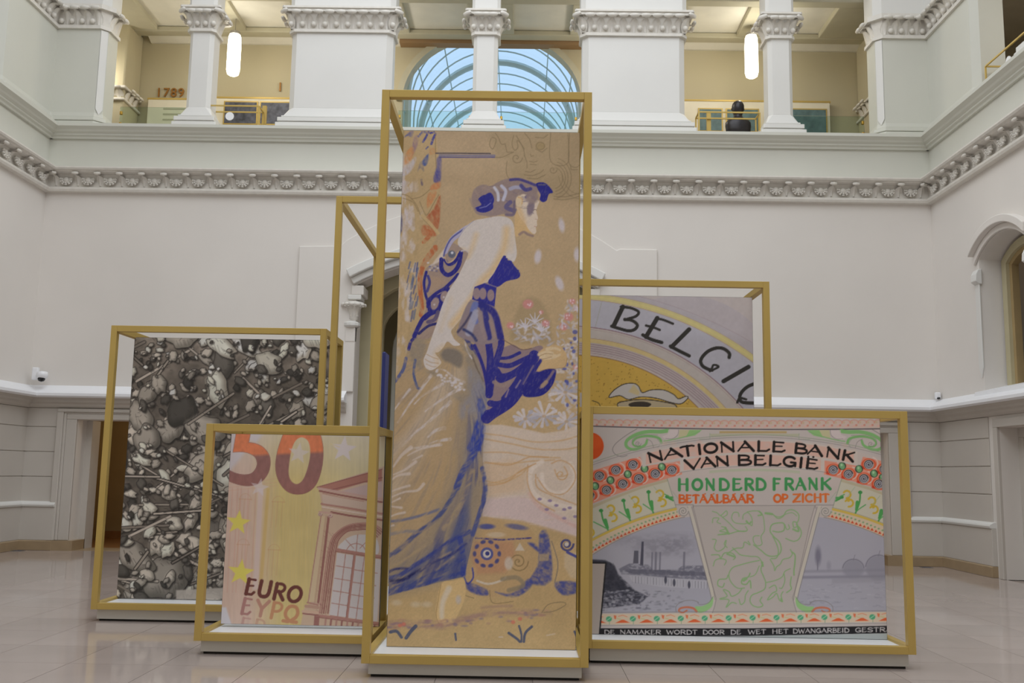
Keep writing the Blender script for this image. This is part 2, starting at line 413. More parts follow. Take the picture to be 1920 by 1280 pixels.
order(2.0, 4.5, 5.45, 1.6, 1.8, .55, 'passage_beige')
order(1.72, 4.2, 5.35, 2.6, 2.8, .22, 'plaster_frieze')
order(1.5, 4.2, 5.1, 2.8, 3.0, .24, 'passage_beige')
MB().box(PC-hw2, PC+hw2, T, 4.2, -.05, .0).build('passage_floor', 'floor_tile', passage)
MB().box(PC-1.2, PC+1.2, 4.12, 4.2, 0, 3.2).build('passage_door', 'wood_floor', passage)
# ------------------------------------------------------------------ side doors in the back wall
def back_door(n, x0, x1):
    m = MB()
    for a, b, y0, y1 in ((.25, .37, -.07, .02), (.2, .25, -.045, .02), (0, .2, -.03, .02)):
        m.box(x0-b, x0-a, y0, y1, .185, DH+a*.55); m.box(x1+a, x1+b, y0, y1, .185, DH+a*.55)
        m.box(x0-b, x1+b, y0, y1, DH+a*.55, DH+b*.55)
    d = struct(m.build('door_%d' % n, 'lower_wall', bevel=.012))
    for xa, xb in ((x0-.37, x0+.12), (x1-.12, x1+.37)): MB().box(xa, xb, -.10, .42, 0, .184).build('base_block', 'base_stone', d)
    l = bpy.data.lights.new('room_lamp', 'POINT'); l.energy = 14; l.color = (1, .78, .5); l.shadow_soft_size = .15; lo = bpy.data.objects.new('room_lamp', l); COL.objects.link(lo); lo.location = ((x0+x1)/2, 1.9, 2.5)
    MB().box(x0-.02, x0+.12, T-.1, T+.25, .002, DH-.002).build('door_jamb', 'lower_wall', d)
    MB().box(x1-.12, x1+.02, T-.1, T+.25, .002, DH-.002).build('door_jamb', 'lower_wall', d)
    MB().box(x0-.9, x1+.9, T+.2, 4.0, -.06, .002).build('room_floor', 'wood_floor', d)
    r = MB(); r.box(x0-.9, x0-.8, T, 4, 0, 2.9).box(x1+.8, x1+.9, T, 4, 0, 2.9).box(x0-.9, x1+.9, 3.2, 3.3, 0, 2.9).box(x0-.9, x1+.9, T, 4, 2.8, 2.9)
    r.build('room_wall', 'room_beige', d)
    MB().box(x0-.8, x1+.8, 3.16, 3.2, 0, .16).build('room_skirting', 'wood_floor', d)
    MB().box(x0, x1, .0, T+.2, -.02, .003).build('threshold', 'base_stone', d)
back_door(1, *DL); back_door(2, *DR)
for (x, z) in ((XL+.05, 0), ):
    pass
# ------------------------------------------------------------------ gallery arcade: columns and piers on the parapet
ZB, ZC0, ZC1, ZT = 8.265, 10.36, 10.84, 11.745
def rect_oct(hx, hy, c): return [(-hx+c, -hy), (hx-c, -hy), (hx, -hy+c), (hx, hy-c), (hx-c, hy), (-hx+c, hy), (-hx, hy-c), (-hx, -hy+c)]
CLEAF = leaf_mesh(.2, .32, .15, 'capital_leaf')
_b = MB().lathe([(.001, -.055), (.04, -.04), (.055, 0), (.04, .04), (.001, .055)], (0, 0, 0), 10, caps=False); BUD = _b.mesh('capital_bud'); BUD.materials.append(MATS['ornament'])
for _p in BUD.polygons: _p.use_smooth = True
def loft(m, pa, za, pb, zb):
    n = len(pa); V = [(x, y, za) for x, y in pa]+[(x, y, zb) for x, y in pb]
    m.add(V, [tuple(reversed(range(n))), tuple(range(n, 2*n))]+[(i, (i+1) % n, n+(i+1) % n, n+i) for i in range(n)])
def support(name, x, y, hx, hy, ch, label, cat, group, leaves):
    r = empty(name, (x, y, ZB), label, cat, group)
    b = MB(); z = 0
    for o, h in ((.20, .13), (.13, .025), (.16, .08), (.08, .025), (.10, .03)):
        p = rect_oct(hx+o, hy+min(o, .16), .012); loft(b, p, z, p, z+h); z += h
    # broach stop from square to chamfered section
    loft(b, rect_oct(hx+.08, hy+.05, .008), z, rect_oct(hx, hy, ch), z+.20)
    b.build('base', 'plaster_white', r, bevel=.006)
    s = MB(); p = rect_oct(hx, hy, ch); loft(s, p, z+.2, p, ZC0-ZB); s.build('shaft', 'plaster_white', r)
    c = MB(); h0 = ZC0-ZB; h1 = ZC1-ZB
    q = rect_oct(hx+.05, hy+.05, ch); loft(c, q, h0-.02, q, h0+.04)
    loft(c, rect_oct(hx+.0, hy+.0, ch), h0+.04, rect_oct(hx+.07, hy+.07, ch*.6), h1-.1)
    q = rect_oct(hx+.14, hy+.14, .03); loft(c, q, h1-.10, q, h1-.04); q = rect_oct(hx+.17, hy+.17, .03); loft(c, q, h1-.04, q, h1)
    cap = c.build('capital', 'ornament', r)
    def lf(px, py, rz, sc=1.):
        l = link('capital_leaf', CLEAF, cap, (px, py, h0+.05)); l.rotation_euler = (0, 0, rz); l.scale = (sc, 1, sc)
    n = leaves
    for i in range(n):
        t = -1+2*(i+.5)/n
        lf(t*(hx-.02), -hy-.01, 0)
    for i in range(2):
        t = -.5+i
        lf(hx+.01, t*hy*.9, math.pi/2); lf(-hx-.01, t*hy*.9, -math.pi/2)
    for sx, rz in ((1, math.pi/4), (-1, -math.pi/4)): lf(sx*(hx-.01), -hy+.01, rz, 1.15)
    for i in range(n+1):
        t = -1+2*i/n
        k = link('capital_bud', BUD, cap, (t*hx, -hy-.05, h0+.14))
    u = MB(); p = rect_oct(hx+.04, hy+.04, ch*.8); loft(u, p, h1, p, ZT-ZB); u.build('impost', 'plaster_white', r)
    return r
support('gallery_column', -6.61, .36, .245, .245, .075, 'slender white column on the gallery parapet left of the wide left pier', 'column', 'slender gallery columns', 3)
support('gallery_column', -.84, .36, .245, .245, .075, 'slender white column in front of the blue glass vault', 'column', 'slender gallery columns', 3)
support('gallery_column', 5.10, .36, .245, .245, .075, 'slender white column on the gallery parapet beside the dark bust', 'column', 'slender gallery columns', 3)
support('gallery_pier', -3.75, .36, 1.03, .27, .12, 'wide white pier left of the blue glass vault with leaf capital', 'pier', 'wide gallery piers', 9)
support('gallery_pier', 2.15, .36, 1.03, .27, .12, 'wide white pier right of the blue glass vault with leaf capital', 'pier', 'wide gallery piers', 9)
def corner(sg, x, label):
    r = empty('corner_pier', (x, .0, ZB), label, 'pier', 'corner piers of the gallery')
    def poly(o):
        # L-shaped plan, mirrored for the right side; o = outward offset
        P = [(.1-o, -1.70-o*.4), (.1-o, .1-o), (-.78-o*.4, .1-o), (-.90-o, .22-o*.4), (-.90-o, .66), (.66, .66), (.66, -1.82-o), (.22-o*.4, -1.82-o)]
        P = [(-a, b) for a, b in P]
        return [(a if sg < 0 else -a, b) for a, b in P]
    b = MB(); z = 0
    for o, h in ((.12, .12), (.06, .025), (.09, .07), (.03, .025)):
        loft(b, poly(o), z, poly(o), z+h); z += h
    loft(b, poly(.02), z, poly(0), z+.1); b.build('base', 'plaster_frieze', r, bevel=.01)
    s = MB(); loft(s, poly(0), z, poly(0), ZC0-ZB); s.build('shaft', 'plaster_frieze', r)
    # bright chamfer strips with pointed stops
    m = -1 if sg > 0 else 1
    MB().add([(m*.80, .095, .42), (m*.90, .195, .42), (m*.85, .145, .30), (m*.80, .095, 2.08), (m*.90, .195, 2.08)], [(0, 2, 1), (0, 1, 4, 3)]).build('chamfer', 'plaster_white', r)
    c = MB(); h0 = ZC0-ZB+.02; h1 = ZC1-ZB
    loft(c, poly(.05), h0-.02, poly(.05), h0+.05); loft(c, poly(.0), h0+.05, poly(.07), h1-.1); loft(c, poly(.15), h1-.1, poly(.15), h1)
    cap = c.build('capital', 'ornament', r)
    for i in range(4):
        l = link('capital_leaf', CLEAF, cap, (m*(.10+.21*i), .09, h0+.06))
    for i in range(8):
        l = link('capital_leaf', CLEAF, cap, (m*-.09, -.1-.21*i, h0+.06)); l.rotation_euler = (0, 0, m*math.pi/2)
    for i in range(2):
        l = link('capital_leaf', CLEAF, cap, (m*.92, .3+.2*i, h0+.06)); l.rotation_euler = (0, 0, m*math.pi/2)
    for i in range(4): link('capital_bud', BUD, cap, (m*(.0+.21*i), .04, h0+.13))
    for i in range(8): link('capital_bud', BUD, cap, (m*-.04, -.2-.21*i, h0+.13))
    u = MB(); loft(u, poly(.03), h1, poly(.03), ZT-ZB); u.build('impost', 'plaster_white', r)
corner(-1, XL, 'white corner pier of the gallery above the left wall')
corner(1, XR, 'white corner pier of the gallery above the right wall')
support('gallery_pier', XR+.36, -5.2, .27, 1.5, .12, 'white gallery pier standing on the right side parapet at the picture edge', 'pier', 'wide gallery piers', 2)
# ------------------------------------------------------------------ gallery rooms
GY = 3.0; CZ = 11.42
a_, b_, zc_ = 2.07, 1.68, 10.08
ar = [(-.8+a_*math.cos(t), zc_+b_*math.sin(t)) for t in [math.pi*(1-i/28) for i in range(29)]]
gw = [(XL-4.2, GZ-.2), (-.8-a_, GZ-.2)]+ar+[(-.8+a_, GZ-.2), (XR+4.2, GZ-.2), (XR+4.2, 12.2), (XL-4.2, 12.2)]
gal = struct(MB().prism(gw, 'xz', GY, GY+.25).build('wall_gallery_back', 'gallery_beige'))
MB().box(-2.95, 1.35, GY-.28, GY-.02, CZ-.04, CZ+.05).build('lintel', 'gallery_brown', gal)
arf = [(-.8+(a_+.14)*math.cos(t), zc_+(b_+.14)*math.sin(t)) for t in [math.pi*(1-i/28) for i in range(29)]]
MB().prism(ar+arf[::-1], 'xz', GY-.08, GY).build('vault_arch', 'gallery_beam', gal)
struct(MB().box(XL-4.2, XR+4.2, .7, GY+.3, GZ-.2, GZ).box(XL-4.2, XL-.68, YF, .7, GZ-.2, GZ).box(XR+.68, XR+4.2, YF, .7, GZ-.2, GZ).build('floor_gallery', 'gallery_floor'))
struct(MB().box(XL-4.4, XL-4.2, YF, GY, GZ, 12.2).build('wall_gallery_left', 'gallery_brown'))
struct(MB().box(XR+4.2, XR+4.4, YF, GY, GZ, 12.2).build('wall_gallery_right', 'gallery_brown'))
ceil = struct(MB().box(XL-4.2, XR+4.2, .7, GY, 11.58, 12.0).box(XL-4.2, XL-.68, YF, .7, 11.58, 12).box(XR+.68, XR+4.2, YF, .7, 11.58, 12).build('ceiling_gallery', 'gallery_ceiling'))
# cove and beams that make the coffers
MB().prism([(GY, 11.58), (GY, 11.40), (GY-.06, 11.40), (GY-.30, 11.50), (GY-.30, 11.58)], 'yz', -8.8, XR+.2).build('ceiling_cove', 'gallery_ceiling', ceil)
for x0, x1 in ((-9.3, -8.45), (-6.95, -6.42), (-5.1, -2.68), (-1.30, -.30), (.97, 3.4), (4.75, 5.3), (6.6, 7.8)):
    MB().box(x0, x1, .98, 2.42, 11.46, 11.59).build('ceiling_beam', 'gallery_beam', ceil, bevel=.02)
MB().box(XL, XR, 2.42, GY-.3, 11.452, 11.57).build('ceiling_beam', 'gallery_beam', ceil, bevel=.02)
MB().box(XL, XR, .71, .98, 11.452, 11.57).build('ceiling_beam', 'gallery_beam', ceil, bevel=.02)
# arch piers at the gallery corners
for sg, x in ((-1, -9.0), (1, 7.65)):
    m = MB(); x0, x1 = (x-1.2, x) if sg < 0 else (x, x+1.2)
    m.box(x0, x1, 2.15, GY, GZ, 11.55)
    p = struct(m.build('wall_gallery_pier_'+('left' if sg < 0 else 'right'), 'gallery_beige', bevel=.04))
    MB().box(x0-.06, x1+.06, 2.06, GY, 9.93, 10.0).box(x0-.05, x1+.05, 2.08, GY, 9.66, 9.72).build('pier_band', 'ornament', p, bevel=.02)
    for i in range(6):
        link('capital_leaf', CLEAF, p, (x0+.1+i*.2, 2.15, 9.70)).scale = (1, .8, .8)
    for i in range(3):
        l = link('capital_leaf', CLEAF, p, ((x1 if sg < 0 else x0), 2.3+i*.22, 9.70)); l.rotation_euler = (0, 0, -sg*math.pi/2); l.scale = (1, .8, .8)
    for i in range(2):
        xx = x0+.25+i*.55
        MB().box(xx, xx+.05, 2.12, 2.16, 10.25, 11.5).build('pier_strip', 'gallery_beam', p)
# bronze dates on the gallery wall
def wall_text(body, x, z, size, label):
    e = empty('wall_date', (x, GY-.03, z), label, 'lettering'); adv = 0
    for ch in body:
        if ch != ' ':
            cu = bpy.data.curves.new('digit', 'FONT'); cu.body = ch; cu.size = size; cu.extrude = .012; cu.offset = .002; cu.materials.append(MATS['letter_bronze'])
            o = bpy.data.objects.new('digit_curve', cu); COL.objects.link(o)
            me = bpy.data.meshes.new_from_object(o.evaluated_get(bpy.context.evaluated_depsgraph_get()))
            bpy.data.objects.remove(o, do_unlink=True)
            o = link('digit' if ch != '-' else 'dash', me, e, (adv, 0, 0)); o.rotation_euler = (math.pi/2, 0, 0)
        adv += size*(.58 if ch != ' ' else .25)
wall_text('1789 -', -8.62, 10.10, .30, 'bronze date 1789 on the beige gallery wall behind the slender left column')
wall_text('1', -5.80, 10.27, .30, 'bronze numeral 1 on the gallery wall beside the wide left pier')
# glass vault beyond the centre bay
VX, VR, VZ = -.77, 2.12, 10.45
VY0, VY1 = 3.32, 13.6
vault = empty('glass_vault', (VX, VY0, GZ), 'blue glass barrel vault with steel ribs behind the centre bay', 'vault')
def vpath(r, n=28):
    return [(r, 0.02)]+[(r*math.cos(math.pi*i/n), VZ-GZ+r*1.03*math.sin(math.pi*i/n)) for i in range(n+1)]+[(-r, 0.02)]
pth = vpath(VR); n = len(pth)
MB().add([(x, y, z) for y in (0, VY1-VY0) for x, z in pth], [(i, i+1, n+i+1, n+i) for i in range(n-1)]).build('vault_glazing', 'vault_glass', vault)
for k in range(14):
    y = .25+k*.72; big = k % 4 == 0
    MB().tube([(x, y, z) for x, z in vpath(VR-.05)], .085 if big else .02, 6).build('rib', 'vault_steel', vault)
for i in (2, 4, 7, 10, 12):
    t = math.pi*i/14; x = (VR-.03)*math.cos(t); z = VZ-GZ+(VR-.03)*1.03*math.sin(t)
    MB().box(x-.014, x+.014, 0, VY1-VY0, z-.03, z).build('purlin', 'vault_steel', vault)
for z in (.75, 1.5, 2.25):
    for x in (-VR+.03, VR-.03): MB().box(x-.014, x+.014, 0, VY1-VY0, z-.02, z).build('purlin', 'vault_steel', vault)
MB().prism([(x, z) for x, z in pth], 'xz', VY1-VY0-.03, VY1-VY0).build('end_glazing', 'vault_glass', vault)
yE = VY1-VY0-.08
for xx in (-1.1, .1, .98): MB().box(xx-.03, xx+.03, yE-.03, yE+.03, 0.02, VZ-GZ+math.sqrt(max(.1, VR**2-xx*xx))-.05).build('mullion', 'vault_steel', vault)
for zz in (.8, 1.6, 2.4, 3.2, 4.0): MB().box(-VR*.85, VR*.85, yE-.02, yE+.02, zz, zz+.03).build('transom', 'vault_steel', vault)
for zz in (1.2, 2.0, 2.8, 3.6): MB().tube([(.52+.38*math.cos(t), yE-.06, zz+.3*math.sin(t)) for t in [2*math.pi*i/20 for i in range(21)]], .02, 5).build('tracery_ring', 'vault_steel', vault)
struct(MB().box(VX-VR-.3, VX+VR+.3, VY0-.06, VY1+.1, GZ-.3, GZ).build('floor_vault', 'gallery_beige'))
# ------------------------------------------------------------------ glass balustrades
def balustrade(x0, x1, label):
    r = empty('glass_balustrade', ((x0+x1)/2, .86, GZ), label, 'balustrade', 'glass balustrades between the gallery columns')
    w = (x1-x0)/2
    MB().box(-w, w, -.008, .008, .0, 1.27).build('glass_pane', 'balustrade_glass', r)
    for sx in (-1, 1):
        for z in (.86, 1.10): MB().box(sx*w-.05*(sx > 0)-.0, sx*w+.05*(sx < 0), -.03, .03, z, z+.07).build('clamp', 'brass', r, bevel=.01)
balustrade(-8.48, -6.90, 'clear glass balustrade pane in the leftmost gallery bay')
balustrade(-2.66, -1.14, 'clear glass balustrade pane in front of the left half of the blue vault')
balustrade(-.54, 1.06, 'clear glass balustrade pane in front of the right half of the blue vault')
balustrade(5.40, 7.00, 'clear glass balustrade pane in the rightmost gallery bay')
# ------------------------------------------------------------------ pendants
PM = {}
def pendant(x, y, zb, zt, label, r=.145):
    e = empty('pendant_lamp', (x, y, zb), label, 'lamp', 'tubular pendant lamps in the gallery')
    h = zt-zb
    MB().lathe([(r*.55, 0), (r*.85, .03), (r, .12), (r, h*.75), (r*.93, h-.06), (r*.8, h)], (0, 0, 0), 24).build('shade', 'lamp_glow', e, smooth=True)
    MB().lathe([(r*.8, h), (r*.8, h+.06), (.03, h+.10)], (0, 0, 0), 16).build('cap', 'lamp_metal', e)
    l = bpy.data.lights.new('pendant_light', 'POINT'); l.energy = 26; l.color = (1, .95, .85); l.shadow_soft_size = .16; lo = bpy.data.objects.new('pendant_light', l); COL.objects.link(lo); lo.parent = e; lo.location = (0, -r-.2, h*.5)
    if zb+h < 11.45: MB().lathe([(.008, h+.1), (.008, 11.58-zb)], (0, 0, 0), 6).build('cord', 'lamp_metal', e)
pendant(-6.47, 1.8, 10.14, 11.08, 'glowing white tubular pendant lamp between slender left column and wide left pier')
pendant(4.93, 1.8, 10.24, 11.20, 'glowing white tubular pendant lamp left of the slender right column')
pendant(-9.62, 2.0, 9.8, 10.5, 'glowing pendant lamp partly hidden behind the left corner pier', .12)
pendant(9.75, -3.0, 9.35, 10.1, 'glowing pendant lamp in the right side gallery', .13)
for x in (-3.75, 2.15):
    l = bpy.data.lights.new('gallery_lamp', 'POINT'); l.energy = 42; l.color = (1, .93, .84); l.shadow_soft_size = .2; lo = bpy.data.objects.new('gallery_lamp', l); COL.objects.link(lo); lo.location = (x, 1.7, 10.5)
# ------------------------------------------------------------------ gallery exhibits
def wall_panel(x0, x1, z0, z1, label, pics):
    e = empty('exhibition_panel', ((x0+x1)/2, GY-.12, GZ), label, 'panel', 'exhibition panels along the gallery wall')
    w = (x1-x0)/2
    MB().box(-w, w, -.05, .05, z0-GZ, z1-GZ).build('board', 'exhibit_white', e)
    MB().box(-w-.02, w+.02, -.06, .06, z1-GZ, z1-GZ+.04).build('top_strip', 'gold_paint', e)
    for (a, b, c, d, m) in pics:
        f = MB().box(a-w-.03, b-w+.03, -.075, -.05, c-GZ-.03, d-GZ+.03).build('picture_frame', 'gold_paint', e)
        MB().box(a-w, b-w, -.08, -.074, c-GZ, d-GZ).build('picture', m, f)
    return e
p = wall_panel(-8.72, -7.3, GZ, 9.97, 'cream exhibition panel with printed text behind the leftmost balustrade', [])
for i in range(5): MB().box(-.35, .5-.13*(i % 2), -.056, -.05, 1.98-i*.13, 2.02-i*.13).build('text_line', 'gallery_beam', p)
wall_panel(-7.25, -5.2, GZ, 10.02, 'cream exhibition panel with two dark photographs below the left pendant lamp', [(.32, 1.05, 9.42, 9.92, 'photo_dark'), (1.15, 1.85, 9.42, 9.92, 'photo_dark')])
wall_panel(3.35, 5.45, GZ, 10.1, 'cream exhibition panel with pale pictures behind the dark bust', [(.62, 1.12, 9.4, 9.9, 'photo_teal'), (1.25, 1.95, 9.4, 9.9, 'photo_teal')])
wall_panel(5.5, 6.95, GZ, 10.1, 'cream exhibition panel with two blue-green paintings in the rightmost bay', [(.05, .42, 9.3, 9.95, 'photo_teal'), (.55, 1.35, 9.35, 9.92, 'photo_teal')])
def vitrine(loc, rz, w, h, label, disc, tall):
    e = empty('gold_vitrine', loc, label, 'vitrine', 'gold framed vitrines on the parapet', rz)
    d = .34; t = .026
    for x in (-w/2, w/2):
        for y in (0, d): MB().box(x-t/2, x+t/2, y-t/2, y+t/2, 0, h).build('post', 'gold_paint', e)
        for z in (.03, h): MB().box(x-t/2, x+t/2, t/2, d-t/2, z-t/2, z+t/2).build('rail', 'gold_paint', e)
    for y in (0, d):
        for z in (.03, h): MB().box(-w/2+t/2, w/2-t/2, y-t/2, y+t/2, z-t/2, z+t/2).build('rail', 'gold_paint', e)
    if tall: MB().box(tall*w/2-.04, tall*w/2+.04, d+.03, d+.11, 0, h+.16).build('tall_post', 'gold_paint', e)
    if disc: 
        m = MB().lathe([(.001, -.008), (.085, -.008), (.085, .008), (.001, .008)], (0, 0, 0), 24)
        m.v = [(x, z+.02, y+h*.62) for x, y, z in m.v]; m.build('round_disc', 'camera_white', e)
vitrine((-5.98, .22, 8.265), 0, 1.18, .56, 'gold framed vitrine with a white disc left of the wide left pier', True, 1)
vitrine((4.08, .22, 8.265), 0, 1.22, .56, 'gold framed vitrine in front of the dark bust', False, -.55)
vitrine((XR+.22, -2.72, 8.265), -math.pi/2, 1.5, .62, 'gold framed vitrine with a white disc on the right side parapet', True, 0)
# bust on a pedestal
bust = empty('portrait_bust', (4.42, .95, GZ), 'dark bronze portrait bust behind the right gold vitrine', 'bust')
MB().box(-.2, .2, -.12, .16, 0, .86).build('pedestal', 'exhibit_white', bust, bevel=.01)
def ring(cx, cy, z, rx, ry, n=20): return [(cx+rx*math.cos(2*math.pi*i/n), cy+ry*math.sin(2*math.pi*i/n), z) for i in range(n)]
prof = [(0, .86, .25, .15), (0, .98, .26, .15), (0, 1.05, .27, .15), (0, 1.13, .265, .15), (0, 1.19, .21, .13), (0, 1.23, .12, .105), (0, 1.27, .084, .085), (.005, 1.31, .09, .095), (-.01, 1.35, .112, .12), (-.01, 1.42, .124, .14), (-.005, 1.49, .126, .145), (0, 1.545, .11, .13), (0, 1.585, .078, .095), (0, 1.605, .028, .035)]
m = MB(); V = []; F = []
for cy, z, rx, ry in prof: V += ring(0, cy, z, rx, ry)
for j in range(len(prof)-1):
    for i in range(20): F.append((j*20+i, j*20+(i+1) % 20, (j+1)*20+(i+1) % 20, (j+1)*20+i))
F += [tuple(reversed(range(20))), tuple((len(prof)-1)*20+i for i in range(20))]
m.add(V, F)
for s in (-1, 1):
    V = []; k0 = len(m.v)
    m.lathe([(.001, -.032), (.012, -.02), (.015, 0), (.012, .022), (.001, .032)], (s*.124, .01, 1.43), 8, caps=False)
m.build('figure', 'bronze', bust, smooth=True)
# ------------------------------------------------------------------ small fittings
e = empty('security_camera', (-9.17, -.26, 3.02), 'white security camera on the ledge in the left corner', 'camera')
MB().box(-.16, -.04, .06, .14, .16, .40).build('mount', 'camera_white', e, bevel=.02)
MB().box(-.05, .06, .02, .1, .24, .30).build('arm', 'camera_white', e, bevel=.01)
MB().lathe([(.02, .12), (.09, .11), (.105, .05), (.09, 0), (.05, -.03), (.001, -.04)], (.08, .0, .2), 18).build('dome', 'camera_white', e, smooth=True)
MB().lathe([(.06, .02), (.068, -.02), (.05, -.06), (.001, -.075)], (.08, -.02, .19), 16).build('lens', 'camera_dark', e, smooth=True)
e = empty('wall_sensor', (7.86, -.12, 3.10), 'small white sensor on the ledge in the right corner', 'sensor')
MB().box(-.05, .05, -.04, .04, .0, .13).build('housing', 'camera_white', e, bevel=.02)
MB().lathe([(.001, -.03), (.03, -.02), (.035, 0), (.03, .01)], (0, -.03, .02), 12).build('lens', 'camera_dark', e)
for x, y, l in ((-9.25, -.30, 'small dark floor outlet by the left baseboard'), (7.45, -.28, 'small dark floor outlet by the right baseboard')):
    e = empty('floor_outlet', (x, y, 0), l, 'floor outlet')
    MB().box(-.10, .10, -.08, .08, 0, .006).build('frame', 'lamp_metal', e); MB().box(-.08, .08, -.06, .06, .006, .009).build('lid', 'photo_dark', e)
# ------------------------------------------------------------------ the prints: a small painter that colours the grid points
def Zm(ox, oy, s): return lambda pts: [(ox+x/s, oy+y/s) for x, y in pts]
def smooth(pts, closed=False, n=6):
    P = np.array(pts, float); m = len(P); out = []
    rng = range(m) if closed else range(m-1)
    for i in rng:
        if closed: p0, p1, p2, p3 = P[(i-1) % m], P[i], P[(i+1) % m], P[(i+2) % m]
        else: p0, p1, p2, p3 = P[max(i-1, 0)], P[i], P[i+1], P[min(i+2, m-1)]
        for k in range(n):
            t = k/n
            out.append(tuple(.5*((2*p1)+(-p0+p2)*t+(2*p0-5*p1+4*p2-p3)*t*t+(-p0+3*p1-3*p2+p3)*t**3)))
    if not closed: out.append(tuple(P[-1]))
    return out
def vnoise(x, y, seed=0):
    xi = np.floor(x).astype(np.int64); yi = np.floor(y).astype(np.int64); fx = x-xi; fy = y-yi
    fx = fx*fx*(3-2*fx); fy = fy*fy*(3-2*fy)
    def h(a, b):
        n = (a*374761393+b*668265263+seed*982451653) & 0xffffffff
        n = ((n ^ (n >> 13))*1274126177) & 0xffffffff
        return ((n ^ (n >> 16)) & 0xffff)/65535.0
    return (h(xi, yi)*(1-fx)+h(xi+1, yi)*fx)*(1-fy)+(h(xi, yi+1)*(1-fx)+h(xi+1, yi+1)*fx)*fy
def fbm(x, y, seed=0, o=3):
    r = 0; a = .5; t = 0
    for k in range(o): r = r+a*vnoise(x*2**k, y*2**k, seed+k*17); t += a; a *= .5
    return r/t
def rgb(c): return np.array(c, float)/255
class Cv:
    def __init__(s, U, V, base):
        s.U, s.V = U, V; s.C = np.ones(U.shape+(3,))*rgb(base)
        s.cu0, s.cu1, s.rv0, s.rv1 = U.min(0), U.max(0), V.min(1), V.max(1)
    def box(s, x0, y0, x1, y1):
        c = np.where((s.cu1 >= x0) & (s.cu0 <= x1))[0]; r = np.where((s.rv1 >= y0) & (s.rv0 <= y1))[0]
        if len(c) == 0 or len(r) == 0: return None
        return (slice(r[0], r[-1]+1), slice(c[0], c[-1]+1))
    def put(s, sl, m, col):
        m = m[..., None]; s.C[sl] = s.C[sl]*(1-m)+(rgb(col) if not isinstance(col, np.ndarray) else col)*m
    def tex(s, u, v, t):
        # crayon grain; t = (scale along, scale across, angle, contrast, seed)
        if not t: return 1.
        a, b, ang, k, sd = t; c, q = math.cos(ang), math.sin(ang)
        n = fbm((u*c+v*q)/a, (-u*q+v*c)/b, sd)
        return np.clip((n-.5)*min(k, 2.)*1.3+.75, .3, 1)
    def poly(s, pts, col, a=1., soft=1.1, t=None):
        P = np.array(pts, float); sl = s.box(P[:, 0].min()-soft, P[:, 1].min()-soft, P[:, 0].max()+soft, P[:, 1].max()+soft)
        if sl is None: return
        u, v = s.U[sl], s.V[sl]; ins = np.zeros(u.shape, bool); d = np.full(u.shape, 1e9)
        Q = np.roll(P, -1, 0)
        for (x0, y0), (x1, y1) in zip(P, Q):
            if y0 != y1:
                cr = ((y0 > v) != (y1 > v)) & (u < (x1-x0)*(v-y0)/(y1-y0)+x0); ins ^= cr
            ex, ey = x1-x0, y1-y0; l2 = ex*ex+ey*ey+1e-9
            tt = np.clip(((u-x0)*ex+(v-y0)*ey)/l2, 0, 1)
            d = np.minimum(d, (u-x0-tt*ex)**2+(v-y0-tt*ey)**2)
        sd = np.sqrt(d)*np.where(ins, 1, -1)
        s.put(sl, np.clip(.5+sd/soft, 0, 1)*a*s.tex(u, v, t), col)
    def line(s, pts, w, col, a=1., w2=None, soft=.9, t=None):
        P = np.array(pts, float); n = len(P); ws = np.linspace(w, w if w2 is None else w2, n)/2; W = ws.max()+soft
        sl = s.box(P[:, 0].min()-W, P[:, 1].min()-W, P[:, 0].max()+W, P[:, 1].max()+W)
        if sl is None: return
        u, v = s.U[sl], s.V[sl]; m = np.zeros(u.shape)
        for i in range(n-1):
            (x0, y0), (x1, y1) = P[i], P[i+1]; ex, ey = x1-x0, y1-y0; l2 = ex*ex+ey*ey+1e-9
            tt = np.clip(((u-x0)*ex+(v-y0)*ey)/l2, 0, 1)
            d = np.sqrt((u-x0-tt*ex)**2+(v-y0-tt*ey)**2)
            m = np.maximum(m, np.clip(.5+(ws[i]+(ws[i+1]-ws[i])*tt-d)/soft, 0, 1))
        s.put(sl, m*a*s.tex(u, v, t), col)
    def ell(s, cx, cy, rx, ry, col, a=1., soft=1., rot=0., t=None):
        R = max(rx, ry)+soft+1; sl = s.box(cx-R, cy-R, cx+R, cy+R)
        if sl is None: return
        u, v = s.U[sl]-cx, s.V[sl]-cy; c, q = math.cos(rot), math.sin(rot)
        e = np.sqrt(((u*c+v*q)/rx)**2+((-u*q+v*c)/ry)**2)
        s.put(sl, np.clip(.5+(1-e)*min(rx, ry)/soft, 0, 1)*a*s.tex(s.U[sl], s.V[sl], t), col)
    def star(s, cx, cy, r, col, a=1., rot=0., k=.42):
        s.poly([(cx+(r if i % 2 == 0 else r*k)*math.sin(rot+math.pi*i/5), cy-(r if i % 2 == 0 else r*k)*math.cos(rot+math.pi*i/5)) for i in range(10)], col, a)
    def spiral(s, cx, cy, r, turns, w, col, a=1., d=1, ph=0.):
        n = int(turns*14); s.line([(cx+r*(1-i/n)*math.cos(ph+d*2*math.pi*turns*i/n), cy+r*(1-i/n)*math.sin(ph+d*2*math.pi*turns*i/n)) for i in range(n+1)], w, col, a)
    def scribble(s, rng, region, n, ln, ang, w, cols, a=.7, jit=.3):
        x0, y0, x1, y1 = region
        for _ in range(n):
            x, y = rng.uniform(x0, x1), rng.uniform(y0, y1); an = ang+rng.uniform(-jit, jit); l = ln*rng.uniform(.5, 1.3)
            s.line([(x-l/2*math.cos(an), y-l/2*math.sin(an)), (x, y+rng.uniform(-1, 1)), (x+l/2*math.cos(an), y+l/2*math.sin(an))], w*rng.uniform(.6, 1.3), rng.choice(cols), a*rng.uniform(.5, 1))
